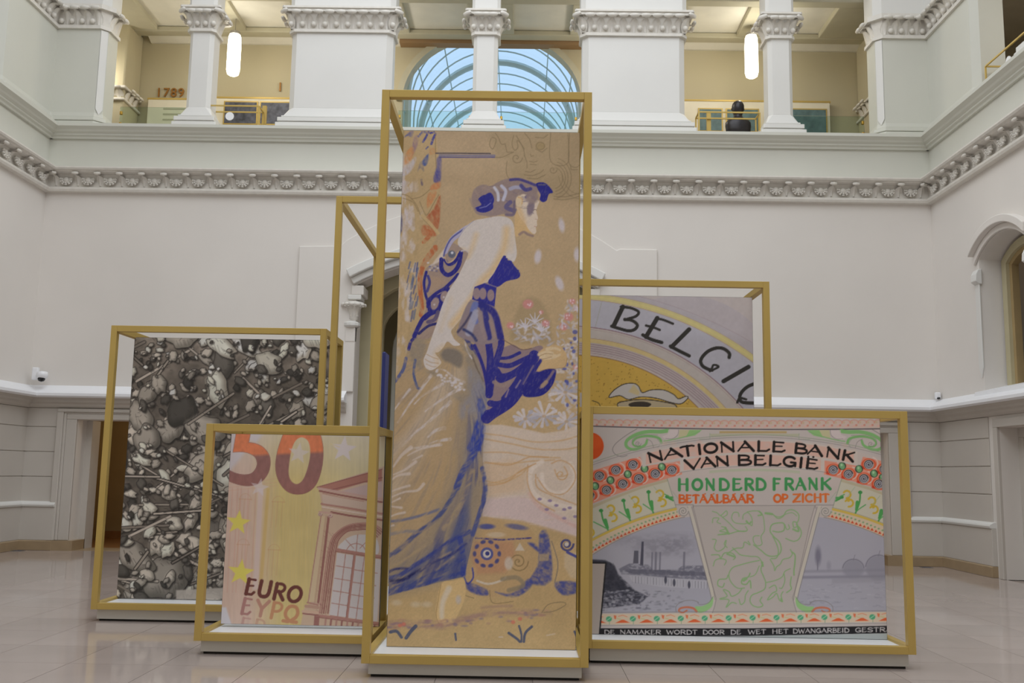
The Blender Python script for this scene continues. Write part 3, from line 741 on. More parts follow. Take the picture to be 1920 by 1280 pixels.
# letters: strokes in a unit box (y up); weight 1 = heavy, .5 = light
def _o(cx, cy, rx, ry, a0=0, a1=360, n=18): return [(cx+rx*math.cos(math.radians(a0+(a1-a0)*i/n)), cy+ry*math.sin(math.radians(a0+(a1-a0)*i/n))) for i in range(n+1)]
GL = {
 'A': [([(0, 0), (.5, 1)], .6), ([(.45, 1), (1, 0)], 1), ([(.2, .36), (.78, .36)], .5)],
 'B': [([(.12, 0), (.12, 1)], 1), ([(.1, 1), (.55, 1), (.82, .9), (.84, .72), (.7, .58), (.2, .52)], .7), ([(.3, .53), (.75, .5), (1, .35), (.95, .12), (.65, 0), (.1, 0)], .8)],
 'C': [(_o(.55, .5, .5, .5, 50, 310), .9)],
 'D': [([(.12, 0), (.12, 1)], 1), ([(.1, 1), (.5, .98), (.85, .75), (.97, .45), (.88, .15), (.6, 0), (.1, 0)], .9)],
 'E': [([(.14, 0), (.14, 1)], 1), ([(.1, 1), (.85, .98)], .6), ([(.14, .55), (.75, .58)], .5), ([(.1, 0), (.75, .0), (.97, .16)], .7)],
 'F': [([(.14, 0), (.14, 1)], 1), ([(.1, 1), (.9, .98)], .7), ([(.14, .55), (.75, .57)], .6)],
 'G': [(_o(.52, .5, .48, .5, 45, 330), .9), ([(.95, .05), (.95, .42), (.6, .42)], .8)],
 'H': [([(.12, 0), (.12, 1)], 1), ([(.88, 0), (.88, 1)], 1), ([(.12, .55), (.88, .55)], .5)],
 'I': [([(.5, 0), (.5, 1)], 1)],
 'K': [([(.12, 0), (.12, 1)], 1), ([(.95, 1), (.2, .48)], .6), ([(.35, .58), (.95, .02)], 1)],
 'L': [([(.14, 1), (.14, 0)], 1), ([(.1, 0), (.75, 0), (.97, .18)], .7)],
 'M': [([(.05, 0), (.15, 1)], .7), ([(.15, 1), (.5, .2)], 1), ([(.5, .2), (.85, 1)], .6), ([(.85, 1), (.95, 0)], 1)],
 'N': [([(.1, 0), (.1, 1)], .6), ([(.08, 1), (.9, .02)], 1), ([(.9, 0), (.9, 1)], .7)],
 'O': [(_o(.5, .5, .47, .48), .95)],
 'P': [([(.14, 0), (.14, 1)], 1), ([(.1, 1), (.6, 1), (.92, .85), (.92, .62), (.65, .46), (.14, .45)], .8)],
 'Q': [(_o(.5, .5, .47, .48), .95), ([(.5, .25), (.95, -.1)], .8)],
 'R': [([(.14, 0), (.14, 1)], 1), ([(.1, 1), (.6, 1), (.88, .86), (.88, .64), (.62, .5), (.14, .5)], .8), ([(.45, .5), (.95, .0)], 1)],
 'S': [([(.9, .85), (.6, 1), (.2, .92), (.12, .7), (.4, .54), (.8, .4), (.9, .18), (.6, 0), (.1, .08)], .9)],
 'T': [([(.5, 0), (.5, 1)], 1), ([(0, .94), (.2, 1), (.85, 1), (1, .94)], .7)],
 'U': [([(.1, 1), (.1, .3), (.25, .05), (.5, 0), (.75, .05), (.9, .3), (.9, 1)], 1)],
 'V': [([(0, 1), (.5, 0)], 1), ([(.5, 0), (1, 1)], .6)],
 'W': [([(0, 1), (.25, 0)], 1), ([(.25, 0), (.5, .8)], .6), ([(.5, .8), (.75, 0)], 1), ([(.75, 0), (1, 1)], .6)],
 'Y': [([(0, 1), (.5, .48)], 1), ([(1, 1), (.5, .48)], 1), ([(.5, .5), (.5, 0)], 1)],
 'Z': [([(.05, 1), (.95, 1)], .7), ([(.95, 1), (.05, 0)], 1), ([(.05, 0), (.98, .04)], .7)],
 'w': [([(.02, 0), (.4, 0), (.38, .1), (.14, .3), (.06, .6), (.22, .92), (.5, 1), (.78, .92), (.94, .6), (.86, .3), (.62, .1), (.6, 0), (.98, 0)], 1)],
}
WID = {'I': .35, 'M': 1.2, 'W': 1.3, 'L': .75, 'E': .8, 'F': .75, 'T': .85, 'P': .8, 'B': .85, ' ': .5}
def glyph(cv, ch, bx, by, w, h, rot, wt, col, a=1., shear=0.):
    c, q = math.cos(rot), math.sin(rot)
    for pts, k in GL[ch]:
        P = []
        for x, y in pts:
            X = x*w+shear*y*h; Y = -y*h; P.append((bx+X*c-Y*q, by+X*q+Y*c))
        if len(P) > 4: P = smooth(P, n=3)
        cv.line(P, wt*k, col, a)
def text_line(cv, s, p0, p1, h, wt, col, a=1., gap=.16, shear=0.):
    tot = sum(WID.get(ch, 1.)+gap for ch in s)-gap; L = math.hypot(p1[0]-p0[0], p1[1]-p0[1]); u = L/tot; rot = math.atan2(p1[1]-p0[1], p1[0]-p0[0]); t = 0
    for ch in s:
        w = WID.get(ch, 1.)
        if ch != ' ': glyph(cv, ch, p0[0]+(p1[0]-p0[0])*t/tot, p0[1]+(p1[1]-p0[1])*t/tot, w*u, h, rot, wt, col, a, shear)
        t += w+gap
def text_arc(cv, items, cx, cy, R, h, wt, col):
    for ch, x0, x1 in items:
        xm = (x0+x1)/2; th = math.asin((xm-cx)/R); y = cy-R*math.cos(th); w = x1-x0
        glyph(cv, ch, xm-w/2*math.cos(th), y-w/2*math.sin(th), w, h, th, wt, col)
def circ3(p, q, r):
    A = np.array([[2*(q[0]-p[0]), 2*(q[1]-p[1])], [2*(r[0]-p[0]), 2*(r[1]-p[1])]]); b = np.array([q[0]**2-p[0]**2+q[1]**2-p[1]**2, r[0]**2-p[0]**2+r[1]**2-p[1]**2])
    c = np.linalg.solve(A, b); return c[0], c[1], math.hypot(p[0]-c[0], p[1]-c[1])
def arcpts(p, q, r, n=24):
    cx, cy, R = circ3(p, q, r); a0 = math.atan2(p[1]-cy, p[0]-cx); a1 = math.atan2(r[1]-cy, r[0]-cx)
    return [(cx+R*math.cos(a0+(a1-a0)*i/n), cy+R*math.sin(a0+(a1-a0)*i/n)) for i in range(n+1)]
MIR = 1414.5
def mir(pts): return [(2*MIR-x, y-(x-MIR)*.004) for x, y in pts]

def art_nat(U, V):
    PAPER = (170, 162, 159); cv = Cv(U, V, PAPER); INK = (112, 106, 106); rng = random.Random(4)
    cv.C *= (1+.03*(fbm(U/30, V/30, 3)-.5))[..., None]
    # top border of pale scallops
    cv.poly([(1080, 788), (1680, 788), (1680, 802), (1400, 803), (1080, 797)], (182, 160, 150), .8)
    for i in range(40):
        x = 1100+i*15.2; y = 792+2*math.sin((x-1100)/580*3.14)
        cv.line(_o(x, y, 8, 6, 180, 360, 8), 2.2, (180, 128, 112), .65); cv.ell(x+4, y+4, 2.2, 2, (176, 100, 84), .6); cv.ell(x-4, y-1, 2, 2, (170, 150, 112), .6); cv.ell(x, y+6, 3, 1.6, (196, 150, 140), .6)
    cv.line(arcpts((1080, 797.5), (1390, 804.5), (1680, 803)), 2.2, (84, 78, 82))
    cv.ell(1107, 836, 25, 25.5, (186, 72, 28)); cv.ell(1110, 828, 18, 14, (200, 92, 40), .35, 6)
    # green scrolls
    z = Zm(1110, 775, 8.533)
    for f in (lambda p: p, mir):
        cv.line(f(smooth(z([(720, 245), (560, 340), (390, 470), (330, 570), (370, 650), (470, 690), (560, 670)]))), 1.2, INK, .8)
        cv.line(f(smooth(z([(1210, 275), (1090, 290), (900, 290), (720, 330), (570, 420), (545, 510), (620, 570), (740, 560), (850, 500), (880, 430)]))), 7.5, (112, 160, 100), .95, 4.5)
        cv.line(f(smooth(z([(1110, 470), (1080, 400), (960, 365), (820, 365), (700, 400), (650, 470), (690, 520), (770, 520)]))), 5, (104, 156, 92), .9, 3)
        cv.line(f(smooth(z([(640, 470), (660, 400), (780, 345), (930, 340), (1050, 345)]))), 1.1, (120, 130, 112), .8)
        cv.spiral(*f(z([(735, 480)]))[0], 6, 1.6, 1., INK, .7)
        cv.poly(f(z([(1220, 260), (1390, 262), (1380, 330), (1300, 400), (1190, 420), (1120, 370), (1210, 330)])), (184, 172, 172), .8); cv.line(f(smooth(z([(1385, 260), (1370, 340), (1290, 400), (1180, 400)]))), 1, INK, .7)
        cv.poly(f(z([(1400, 260), (1700, 262), (1620, 330), (1380, 395)])), (170, 166, 130), .9); cv.poly(f(z([(1560, 262), (1760, 262), (1650, 350), (1500, 380)])), (120, 166, 104), .85)
        cv.line(f(smooth(z([(1150, 440), (1250, 425), (1390, 395), (1560, 350), (1720, 290)]))), 2, (118, 160, 104), .9)
        cv.line(f(smooth(z([(870, 400), (950, 450), (985, 545)]))), 1, INK, .7); cv.line(f(smooth(z([(1040, 400), (1090, 480), (1050, 540)]))), 1.2, (130, 140, 124), .7)
    cv.poly([(1349, 808), (1475, 808), (1475, 812), (1349, 812)], (160, 138, 92), .9); cv.poly([(1330, 813), (1500, 813), (1496, 818), (1415, 815), (1334, 819)], (158, 158, 136), .9)
    cv.line([(1331, 812), (1331, 823), (1311, 823)], 1, (130, 146, 124), .8); cv.line(mir([(1331, 812), (1331, 823), (1311, 823)]), 1, (130, 146, 124), .8)
    # curved title bands
    CX, CYY = 1412, 1715
    def ring_poly(r0, r1, x0, x1):
        f = lambda r, x: (x, CYY-math.sqrt(r*r-(x-CX)**2))
        return [f(r1, x0+(x1-x0)*i/20) for i in range(21)]+[f(r0, x1-(x1-x0)*i/20) for i in range(21)]
    for dy, x0, x1 in ((900.5, 1114, 1700),): cv.line(ring_poly(896, 900, 1100, 1690)[:21], 1.2, (132, 138, 122), .9); cv.line(ring_poly(892, 896, 1100, 1690)[:21], 1.1, INK, .6)
    cv.poly(ring_poly(800, 890, 1095, 1690), (176, 164, 158), .6)
    # spiral bands
    LS = [(1124, 892), (1155, 881), (1187, 871), (1137.5, 918.5), (1168, 907), (1198, 897), (1229, 888), (1260, 881), (1106, 929)]
    RS = [(1562.5, 880.5), (1591, 888.6), (1620, 897), (1648, 907), (1629, 870.5), (1658, 879)]
    cv.poly([(1090, 888), (1124, 878), (1160, 867), (1200, 856), (1208, 873), (1250, 868), (1275, 864), (1279, 889), (1240, 900), (1200, 911), (1150, 928), (1090, 952)], (196, 128, 108), .95)
    cv.poly([(1545, 863), (1580, 868), (1612, 874), (1618, 856), (1670, 868), (1670, 925), (1640, 914), (1600, 902), (1545, 889)], (196, 128, 108), .95)
    for x, y in LS+RS:
        cv.ell(x, y, 14, 11.5, (188, 74, 44), .85); cv.line(_o(x+3, y-2, 14, 12, -70, 70, 8), 2, (200, 180, 174), .8); cv.ell(x-10, y+6, 4, 3, (176, 44, 24), .7)
    for x, y in [(1144.6, 900), (1177, 888.7), (1208.5, 878), (1241, 875), (1116, 911), (1610.6, 879), (1638.7, 887.5), (1579, 873.4), (1655, 895)]:
        cv.ell(x, y, 7.5, 7.5, (44, 56, 46), .9); cv.ell(x, y, 5, 6.5, (104, 152, 108), .95, rot=-.4); cv.ell(x-1, y-2, 2, 2.5, (160, 186, 150), .8)
    for x, y in LS+RS:
        cv.ell(x, y, 10, 9.5, (196, 146, 124)); cv.ell(x, y, 9, 8.5, (66, 64, 70)); cv.spiral(x, y, 8, 2.6, 1.5, (168, 166, 172), .95); cv.ell(x, y, 1.3, 1.3, (50, 46, 54))
    for r0, r1, x0, x1 in ((866, 891, 1204, 1608), (842, 866, 1275, 1546)):
        cv.poly(ring_poly(r0-1, r1, x0, x1), (178, 168, 162)); cv.poly(ring_poly(r0+1.5, r1-3, x0+7, x1-7), (190, 150, 136), .75)
    for i in range(60):
        x = rng.uniform(1215, 1600); cv.ell(x, CYY-rng.uniform(846, 886), 6, 4, rng.choice([(194, 150, 136), (184, 160, 146), (176, 166, 164)]), .35, 4)
    K = (26, 22, 22)
    text_arc(cv, [('N', 1217, 1244), ('A', 1246, 1279), ('T', 1278, 1303), ('I', 1307, 1318), ('O', 1321, 1346), ('N', 1351, 1378), ('A', 1384, 1413), ('L', 1419, 1443), ('E', 1447, 1472), ('B', 1489, 1512), ('A', 1514, 1541), ('N', 1548, 1574), ('K', 1578, 1600)], CX, CYY, 870, 17.5, 5.2, K)
    text_arc(cv, [('V', 1286, 1315), ('A', 1315, 1341), ('N', 1343, 1367), ('B', 1383, 1408), ('E', 1413, 1436), ('L', 1441, 1464), ('G', 1468, 1492), ('I', 1497, 1505), ('E', 1510, 1533)], CX, CYY, 844, 17.5, 5.2, K)
    cv.ell(1515.5, 856, 2, 2, K); cv.ell(1525, 856.5, 2, 2, K)
    cv.poly(ring_poly(832, 837, 1330, 1500), (156, 162, 138), .7); cv.line(ring_poly(838, 841, 1270, 1555)[:21], 1.1, INK, .6)
    # monogram bands, yellow bands and dots on both sides
    def side(f, dx=0):
        cv.poly(f([(1090, 962), (1150, 935), (1200, 917), (1252, 902), (1268, 952), (1200, 973), (1150, 994), (1090, 1022)]), (178, 176, 158), .8)
        cv.poly(f([(1090, 955), (1150, 931), (1200, 912), (1252, 897), (1253, 902), (1200, 917), (1150, 936), (1090, 962)]), (166, 158, 132), .9)
        sg = 1 if f([(0, 0)])[0][0] < 10 else -1
        for bx, by, r in ((1147, 962, -.35), (1192.5, 946, -.3), (1239, 934, -.25), (1104, 990, -.4)):
            for k, (ox, oy) in enumerate(((-2, -8), (2, 8))):
                q = f([(bx, by)])[0]; cv.line([(q[0]+ox+7*math.cos(t)*(1 if k == 0 else 1.1), q[1]+oy+7*math.sin(t)) for t in np.linspace(-2.6, 1.7, 9)], 3.6, (178, 152, 52), .95)
            cv.ell(*f([(bx-1, by+3)])[0], 3, 3, (178, 152, 52))
        for (tx, ty), (bx, by), (lx, ly) in (((1127, 955), (1141, 995), (1113, 978)), ((1169, 936), (1182, 976), (1161, 959)), ((1216, 920), (1225, 961), (1206, 945)), ((1251, 929), (1262, 938), (1246, 926))):
            mx, my = (tx+bx)/2, (ty+by)/2
            cv.line(f(smooth([(tx, ty), (mx-3, my), (bx, by)])), 3.2, (66, 138, 72), .95, 3); cv.line(f([(mx+1, my), (bx-1, by-6)]), 6.5, (66, 140, 72), .95, 3.5); cv.ell(*f([(tx, ty+2)])[0], 4, 3.2, (60, 130, 70))
            cv.line(f(smooth([(lx, ly), ((lx+bx)/2+1, (ly+by)/2-1), (bx-1, by-3)])), 2.2, (82, 146, 84), .9)
            cv.line(f([(tx+10, ty-8), (tx+24, ty+10)]), 1.2, (140, 156, 130), .7)
        cv.line(f([(1251, 897), (1268, 952)]), 1.2, (120, 132, 116), .8)
        ya = arcpts((1090, 1024), (1185, 978), (1267, 954)); cv.line(f(ya), 4.6, (184, 160, 76)); cv.line(f([(x, y-3.2) for x, y in ya]), 1, INK, .5)
        cv.line(f([(x, y+9) for x, y in ya]), 12, (188, 170, 146), .9)
        da = arcpts((1090, 1046), (1197, 990), (1276, 965), 26); cv.line(f([(x, y+1) for x, y in da]), 5, (200, 166, 132), .8)
        for i, (x, y) in enumerate(da):
            cv.poly(f([(x-3, y+2.6), (x, y-2.6), (x+3, y+1.8)]), (178, 62, 36)); cv.ell(*f([(x+2, y-7.5)])[0], 2, 1.7, (108, 142, 104), .85)
        la = arcpts((1090, 1054), (1190, 998), (1284, 969)); cv.line(f(la), 1.5, (136, 124, 116))
        return la
    la = side(lambda p: p); side(mir)
    # landscapes
    SKY = (150, 149, 160)
    cv.poly([(1090, 1056)]+[(x, y+.8) for x, y in la]+[(1300, 968), (1336, 1110), (1334, 1130), (1325, 1147), (1090, 1150)], SKY)
    cv.poly(mir([(1090, 1056)]+[(x, y+.8) for x, y in la]+[(1300, 968), (1338, 1110), (1336, 1130), (1325, 1147), (1090, 1150)]), (150, 149, 160))
    for x, y, rx, ry, d in ((1185, 1012, 35, 10, .35), (1245, 1015, 32, 16, .45), (1270, 1028, 30, 14, .5), (1285, 1010, 18, 10, .35), (1225, 1035, 25, 12, .4), (1200, 1025, 22, 9, .3)): cv.ell(x, y, rx, ry, (112, 110, 122), d, 14, t=(9, 6, 0, 2, 5))
    D1 = (72, 72, 84)
    cv.poly([(1189, 1032), (1197, 1032), (1197, 1056), (1187, 1056)], D1, .85); cv.poly([(1203, 1015), (1207, 1015), (1206, 1060), (1200, 1060)], (66, 66, 80), .95)
    for x, w in ((1223, 3), (1230, 4), (1238, 3), (1283, 4)): cv.line([(x, 1036), (x-1, 1068)], w, (104, 103, 116), .8)
    cv.poly([(1160, 1066), (1180, 1056), (1215, 1058), (1225, 1068), (1270, 1067), (1280, 1060), (1320, 1060), (1330, 1088), (1270, 1084), (1200, 1078), (1165, 1076)], (96, 96, 110), .8, 2, (5, 3, .1, 2.5, 8))
    cv.poly([(1170, 1066), (1330, 1072), (1332, 1080), (1180, 1075)], (84, 84, 98), .7, 2)
    cv.poly([(1180, 1079), (1250, 1084), (1332, 1088), (1334, 1104), (1240, 1100), (1185, 1090)], (160, 159, 168), .9, 2)
    for i in range(26):
        x = 1186+i*5.6; y = 1086+(x-1186)*.08; cv.line([(x, y-6), (x, y+6)], 1.4, (110, 110, 122), rng.uniform(.2, .8))
    for x, y in ((1264, 1092), (1292, 1096), (1248, 1087)): cv.ell(x, y, 2.6, 7, (62, 62, 76), .85)
    cv.poly([(1090, 1048), (1130, 1050), (1150, 1056), (1158, 1075), (1172, 1088), (1190, 1106), (1214, 1118), (1200, 1132), (1130, 1140), (1090, 1140)], (54, 55, 66), .97, 3, (6, 5, .6, 1.6, 31))
    cv.poly([(1090, 1048), (1135, 1050), (1152, 1060), (1160, 1080), (1180, 1104), (1140, 1112), (1090, 1110)], (46, 47, 58), .8, 4)
    for i in range(240):
        x = 1130+rng.random()**1.5*150; y = rng.uniform(1106, 1144); cv.ell(x, y, rng.uniform(1, 4.5), rng.uniform(.8, 2), rng.choice([(78, 78, 92), (120, 120, 132), (96, 96, 108), (150, 150, 160)]), rng.uniform(.4, .9)*(1-(x-1130)/220), 1.4)
    # right landscape: poplar, horizon, haystacks
    cv.ell(1534, 1042, 5.5, 16, (104, 102, 118), .85, 5); cv.line([(1533, 1050), (1533, 1068)], 2.5, (108, 106, 120), .8); cv.ell(1554, 1060, 4, 8, (126, 124, 138), .6, 4)
    cv.line([(1508, 1071), (1665, 1068)], 5, (122, 120, 134), .6, soft=4); cv.line([(1505, 1082), (1665, 1080)], 5, (112, 110, 126), .7, soft=4)
    for x, y, rx, ry in ((1600, 1066, 20, 18), (1647, 1064, 24, 24)):
        cv.ell(x, y, rx, ry, (124, 123, 136), .65, 6); cv.line(_o(x, y, rx, ry, 185, 355, 12), 1.6, (100, 98, 112), .7); cv.line([(x+3, y-ry-8), (x, y-ry+2)], 1.3, (110, 108, 122), .7)
    cv.poly([(1560, 1084), (1665, 1080), (1665, 1090), (1560, 1094)], (132, 131, 142), .5, 5)
    cv.scribble(rng, (1500, 1092, 1662, 1142), 90, 9, .05, 2, [(124, 124, 138), (134, 133, 146), (164, 163, 172)], .5, .2)
    # the shield between them
    sh = [(1299, 948), (1528, 947), (1520, 975), (1491, 1105), (1486, 1120), (1490, 1136), (1494, 1149), (1335, 1151), (1340, 1136), (1343, 1122), (1338, 1105), (1306, 975)]
    cv.poly(sh, (164, 157, 153)); cv.line(sh+[sh[0]], 1.4, (134, 126, 124), .9)
    for f in (lambda p: p, mir):
        cv.line(f([(1292, 950), (1298, 968), (1334, 1105), (1338, 1122), (1330, 1138)]), 6, (176, 170, 160)); cv.line(f([(1289, 950), (1294, 968), (1330, 1105), (1334, 1122)]), 1.1, INK, .8); cv.line(f([(1297, 950), (1303, 972), (1338, 1106), (1341, 1124)]), 1.1, INK, .8)
        cv.ell(*f([(1281, 958)])[0], 11, 10, (172, 165, 160)); cv.spiral(*f([(1281, 958)])[0], 10, 2.2, 1.3, (122, 118, 114), .9); cv.line(f([(1266, 946), (1300, 946), (1300, 952)]), 1.2, INK, .7)
        # foot scroll
        cv.poly(f(smooth([(1337, 1118), (1328, 1130), (1316, 1136), (1303, 1137), (1310, 1148), (1322, 1146), (1335, 1136)], True)), (134, 172, 118)); cv.line(f(smooth([(1337, 1118), (1328, 1130), (1312, 1133), (1308, 1128)])), 1, INK, .7)
        cv.line(f(smooth([(1306, 1146), (1300, 1140), (1288, 1138), (1276, 1140), (1273, 1145), (1280, 1148), (1288, 1144)])), 4.2, (176, 104, 78), .95, 3); cv.line(f(smooth([(1268, 1147), (1268, 1136), (1280, 1127), (1298, 1125), (1310, 1129)])), 1.2, INK, .7)
    # words
    G = (62, 132, 78)
    for ch, x0, x1 in [('H', 1270, 1292), ('O', 1297, 1318), ('N', 1322, 1341), ('D', 1347, 1368), ('E', 1372, 1392), ('R', 1395, 1414), ('D', 1416, 1437), ('F', 1448, 1465), ('R', 1470, 1489), ('A', 1491, 1511), ('N', 1515, 1534), ('K', 1538, 1559)]:
        glyph(cv, ch, x0+1.5, 918.4-(x0-1270)*.006, x1-x0-3, 20, 0, 5.6, G)
    text_line(cv, 'BETAALBAAR', (1273, 942), (1413, 941.5), 14, 4.4, (192, 90, 40)); text_line(cv, 'OP', (1451, 941), (1477, 941), 14, 4.4, (196, 96, 44)); text_line(cv, 'ZICHT', (1487, 940.5), (1554, 940), 14, 4.4, (198, 102, 50))
    for x in (1322, 1338, 1378, 1394): cv.ell(x, 925.5, 1.6, 1.3, (192, 90, 40), .9)
    # the lion in thin green line
    z = Zm(1310, 930, 5.818); LG = (124, 156, 108)
    for P, w in [
        ([(530, 170), (600, 160), (660, 165), (700, 210), (715, 300), (715, 380), (680, 440), (690, 520), (640, 540), (600, 500), (600, 440), (660, 430)], 1.4), ([(660, 165), (690, 200), (650, 210)], 2.6),
        ([(480, 250), (490, 200), (540, 180), (580, 240), (580, 320), (540, 290), (500, 300), (400, 290), (360, 240), (380, 180), (430, 180), (440, 220)], 1.4), ([(520, 270), (550, 300), (570, 280)], 3),
        ([(240, 210), (330, 290), (400, 360), (480, 385), (530, 370), (510, 330)], 1.4), ([(150, 165), (200, 180), (240, 210), (300, 160), (310, 200), (260, 230)], 1.4), ([(150, 290), (160, 240), (220, 240), (200, 280), (240, 300)], 1.4),
        ([(250, 330), (300, 350), (230, 380), (320, 400), (210, 420), (330, 410), (420, 385), (520, 380)], 1.6), ([(290, 340), (330, 410)], 3),
        ([(150, 470), (190, 480), (170, 560), (210, 600), (280, 560), (300, 480), (280, 520), (310, 560)], 1.5), ([(320, 620), (400, 570), (480, 560), (500, 500), (560, 530), (540, 490)], 1.6), ([(370, 560), (420, 610), (460, 640), (560, 655), (650, 665), (700, 740)], 1.6),
        ([(140, 640), (220, 640), (240, 680), (280, 620), (360, 620), (400, 660), (380, 690)], 1.7), ([(160, 760), (180, 700), (240, 680), (300, 700), (280, 750)], 1.5), ([(310, 630), (390, 660)], 3),
        ([(600, 530), (680, 590), (740, 640), (800, 655), (870, 640), (900, 580), (880, 500), (820, 440), (780, 380), (800, 310), (880, 290), (930, 300), (930, 370), (870, 390), (810, 380)], 2.0), ([(810, 440), (850, 520), (870, 600), (850, 670), (790, 680)], 1.8),
        ([(730, 185), (800, 190), (860, 240), (920, 220), (960, 160), (1030, 150), (1090, 200), (1080, 280), (1030, 280), (1040, 340), (1090, 330), (1120, 400), (1090, 470), (1030, 490), (950, 460)], 1.7), ([(730, 185), (800, 195)], 4), ([(940, 310), (960, 360), (990, 350), (980, 310)], 1.5), ([(1070, 300), (1090, 380), (1030, 360)], 3.2), ([(820, 210), (880, 225), (950, 195), (1020, 180), (1070, 215)], 1.2),
        ([(780, 690), (820, 760), (830, 810), (850, 770), (890, 740), (920, 690), (990, 670), (1020, 630), (1000, 580)], 1.6), ([(1020, 610), (1050, 640), (1050, 720), (1040, 800), (1040, 860)], 2.4), ([(1010, 880), (1000, 960), (1010, 1010), (960, 1050)], 2),
        ([(660, 700), (560, 720), (450, 750), (370, 780), (330, 850), (350, 930), (420, 1000), (500, 1000)], 1.6), ([(700, 720), (680, 800), (710, 880), (730, 940), (720, 1010), (650, 1050), (580, 1080), (560, 1140), (590, 1190), (650, 1210), (700, 1190), (670, 1140), (690, 1100)], 1.8), ([(690, 720), (700, 760)], 3.5), ([(660, 760), (620, 850), (560, 880)], 1.4),
        ([(740, 940), (830, 920), (910, 880), (940, 820), (1000, 790)], 1.5), ([(930, 840), (940, 920), (910, 1000), (880, 1000)], 1.5), ([(560, 840), (540, 880), (480, 900), (470, 950), (520, 960), (560, 920), (570, 1000)], 2.2), ([(490, 920), (520, 900)], 4),
        ([(320, 860), (300, 900), (220, 910), (210, 970), (260, 990), (280, 950)], 1.8), ([(470, 1010), (430, 1060), (360, 1090), (330, 1040), (270, 1020), (310, 1090), (230, 1120), (330, 1130), (300, 1210), (360, 1160), (410, 1170)], 1.7), ([(540, 1030), (510, 1080), (500, 1150), (460, 1180), (440, 1120)], 1.6),
        ([(770, 1000), (830, 970), (850, 1030), (800, 1060), (750, 1130), (810, 1100), (850, 1060), (880, 1130), (910, 1140), (900, 1080), (920, 1040)], 1.7), ([(900, 1120), (910, 1145)], 3.5)]:
        cv.line(smooth(z(P)), w+.3, LG, .95)
    # bottom border and black strip
    def yb(x): return 1160-(x-1140)*.0078
    cv.poly([(1090, 1151), (1680, 1146.5), (1680, 1165.5), (1090, 1171)], (188, 172, 152)); cv.line([(1090, 1148), (1680, 1144.5)], 1.1, INK, .7); cv.line([(1090, 1172.5), (1680, 1168)], 1, INK, .6)
    for i in range(-1, 13):
        x = 1141.7+i*44.9; y = yb(x)
        cv.poly([(x+12, y+7.5), (x+24, y+1.5), (x+28, y+1.5), (x+39, y+7)], (200, 88, 50)); cv.poly([(x+9, y-7), (x+14, y-6), (x+13, y+1), (x+10, y-1)], (196, 92, 56), .85); cv.line([(x+18, y-5), (x+26, y-7), (x+34, y-4)], 1.6, (204, 124, 90), .8); cv.line([(x+15, y-1), (x+22, y+1)], 1.4, (172, 166, 110), .8)
        cv.ell(x, y, 5.6, 5, (78, 148, 112)); cv.line([(x-4, y+3), (x+4, y-3)], 1.3, (150, 186, 158), .9); cv.line([(x+1, y+5), (x+1, y+10)], 1.2, (110, 146, 116), .8)
    cv.poly([(1090, 1177.5), (1400, 1177.5), (1680, 1172.5), (1680, 1186.5), (1400, 1192), (1090, 1192.5)], (28, 27, 30))
    cv.poly([(1090, 1192.5), (1400, 1192), (1680, 1186.5), (1680, 1205), (1090, 1205)], (150, 156, 156))
    for wd, x0, x1 in (('DE', 1133, 1152), ('NAMAKER', 1163, 1239), ('WORDT', 1250, 1307), ('DOOR', 1318, 1358), ('DE', 1370, 1389), ('WET', 1403, 1436), ('HET', 1448, 1478), ('DWANGARBEID', 1487, 1592), ('GESTRA', 1604, 1672)):
        f = lambda x: 1188.5-max(0, x-1380)*.0175
        text_line(cv, wd, (x0, f(x0)), (x1, f(x1)), 7.6, 1.9, (176, 172, 172), .95)
    cv.poly([(1080, 1056), (1136, 1056), (1124, 1193), (1080, 1193)], (158, 148, 142)); cv.line([(1080, 1055), (1136, 1055), (1123.5, 1194)], 2.6, (30, 29, 32))
    return cv.C

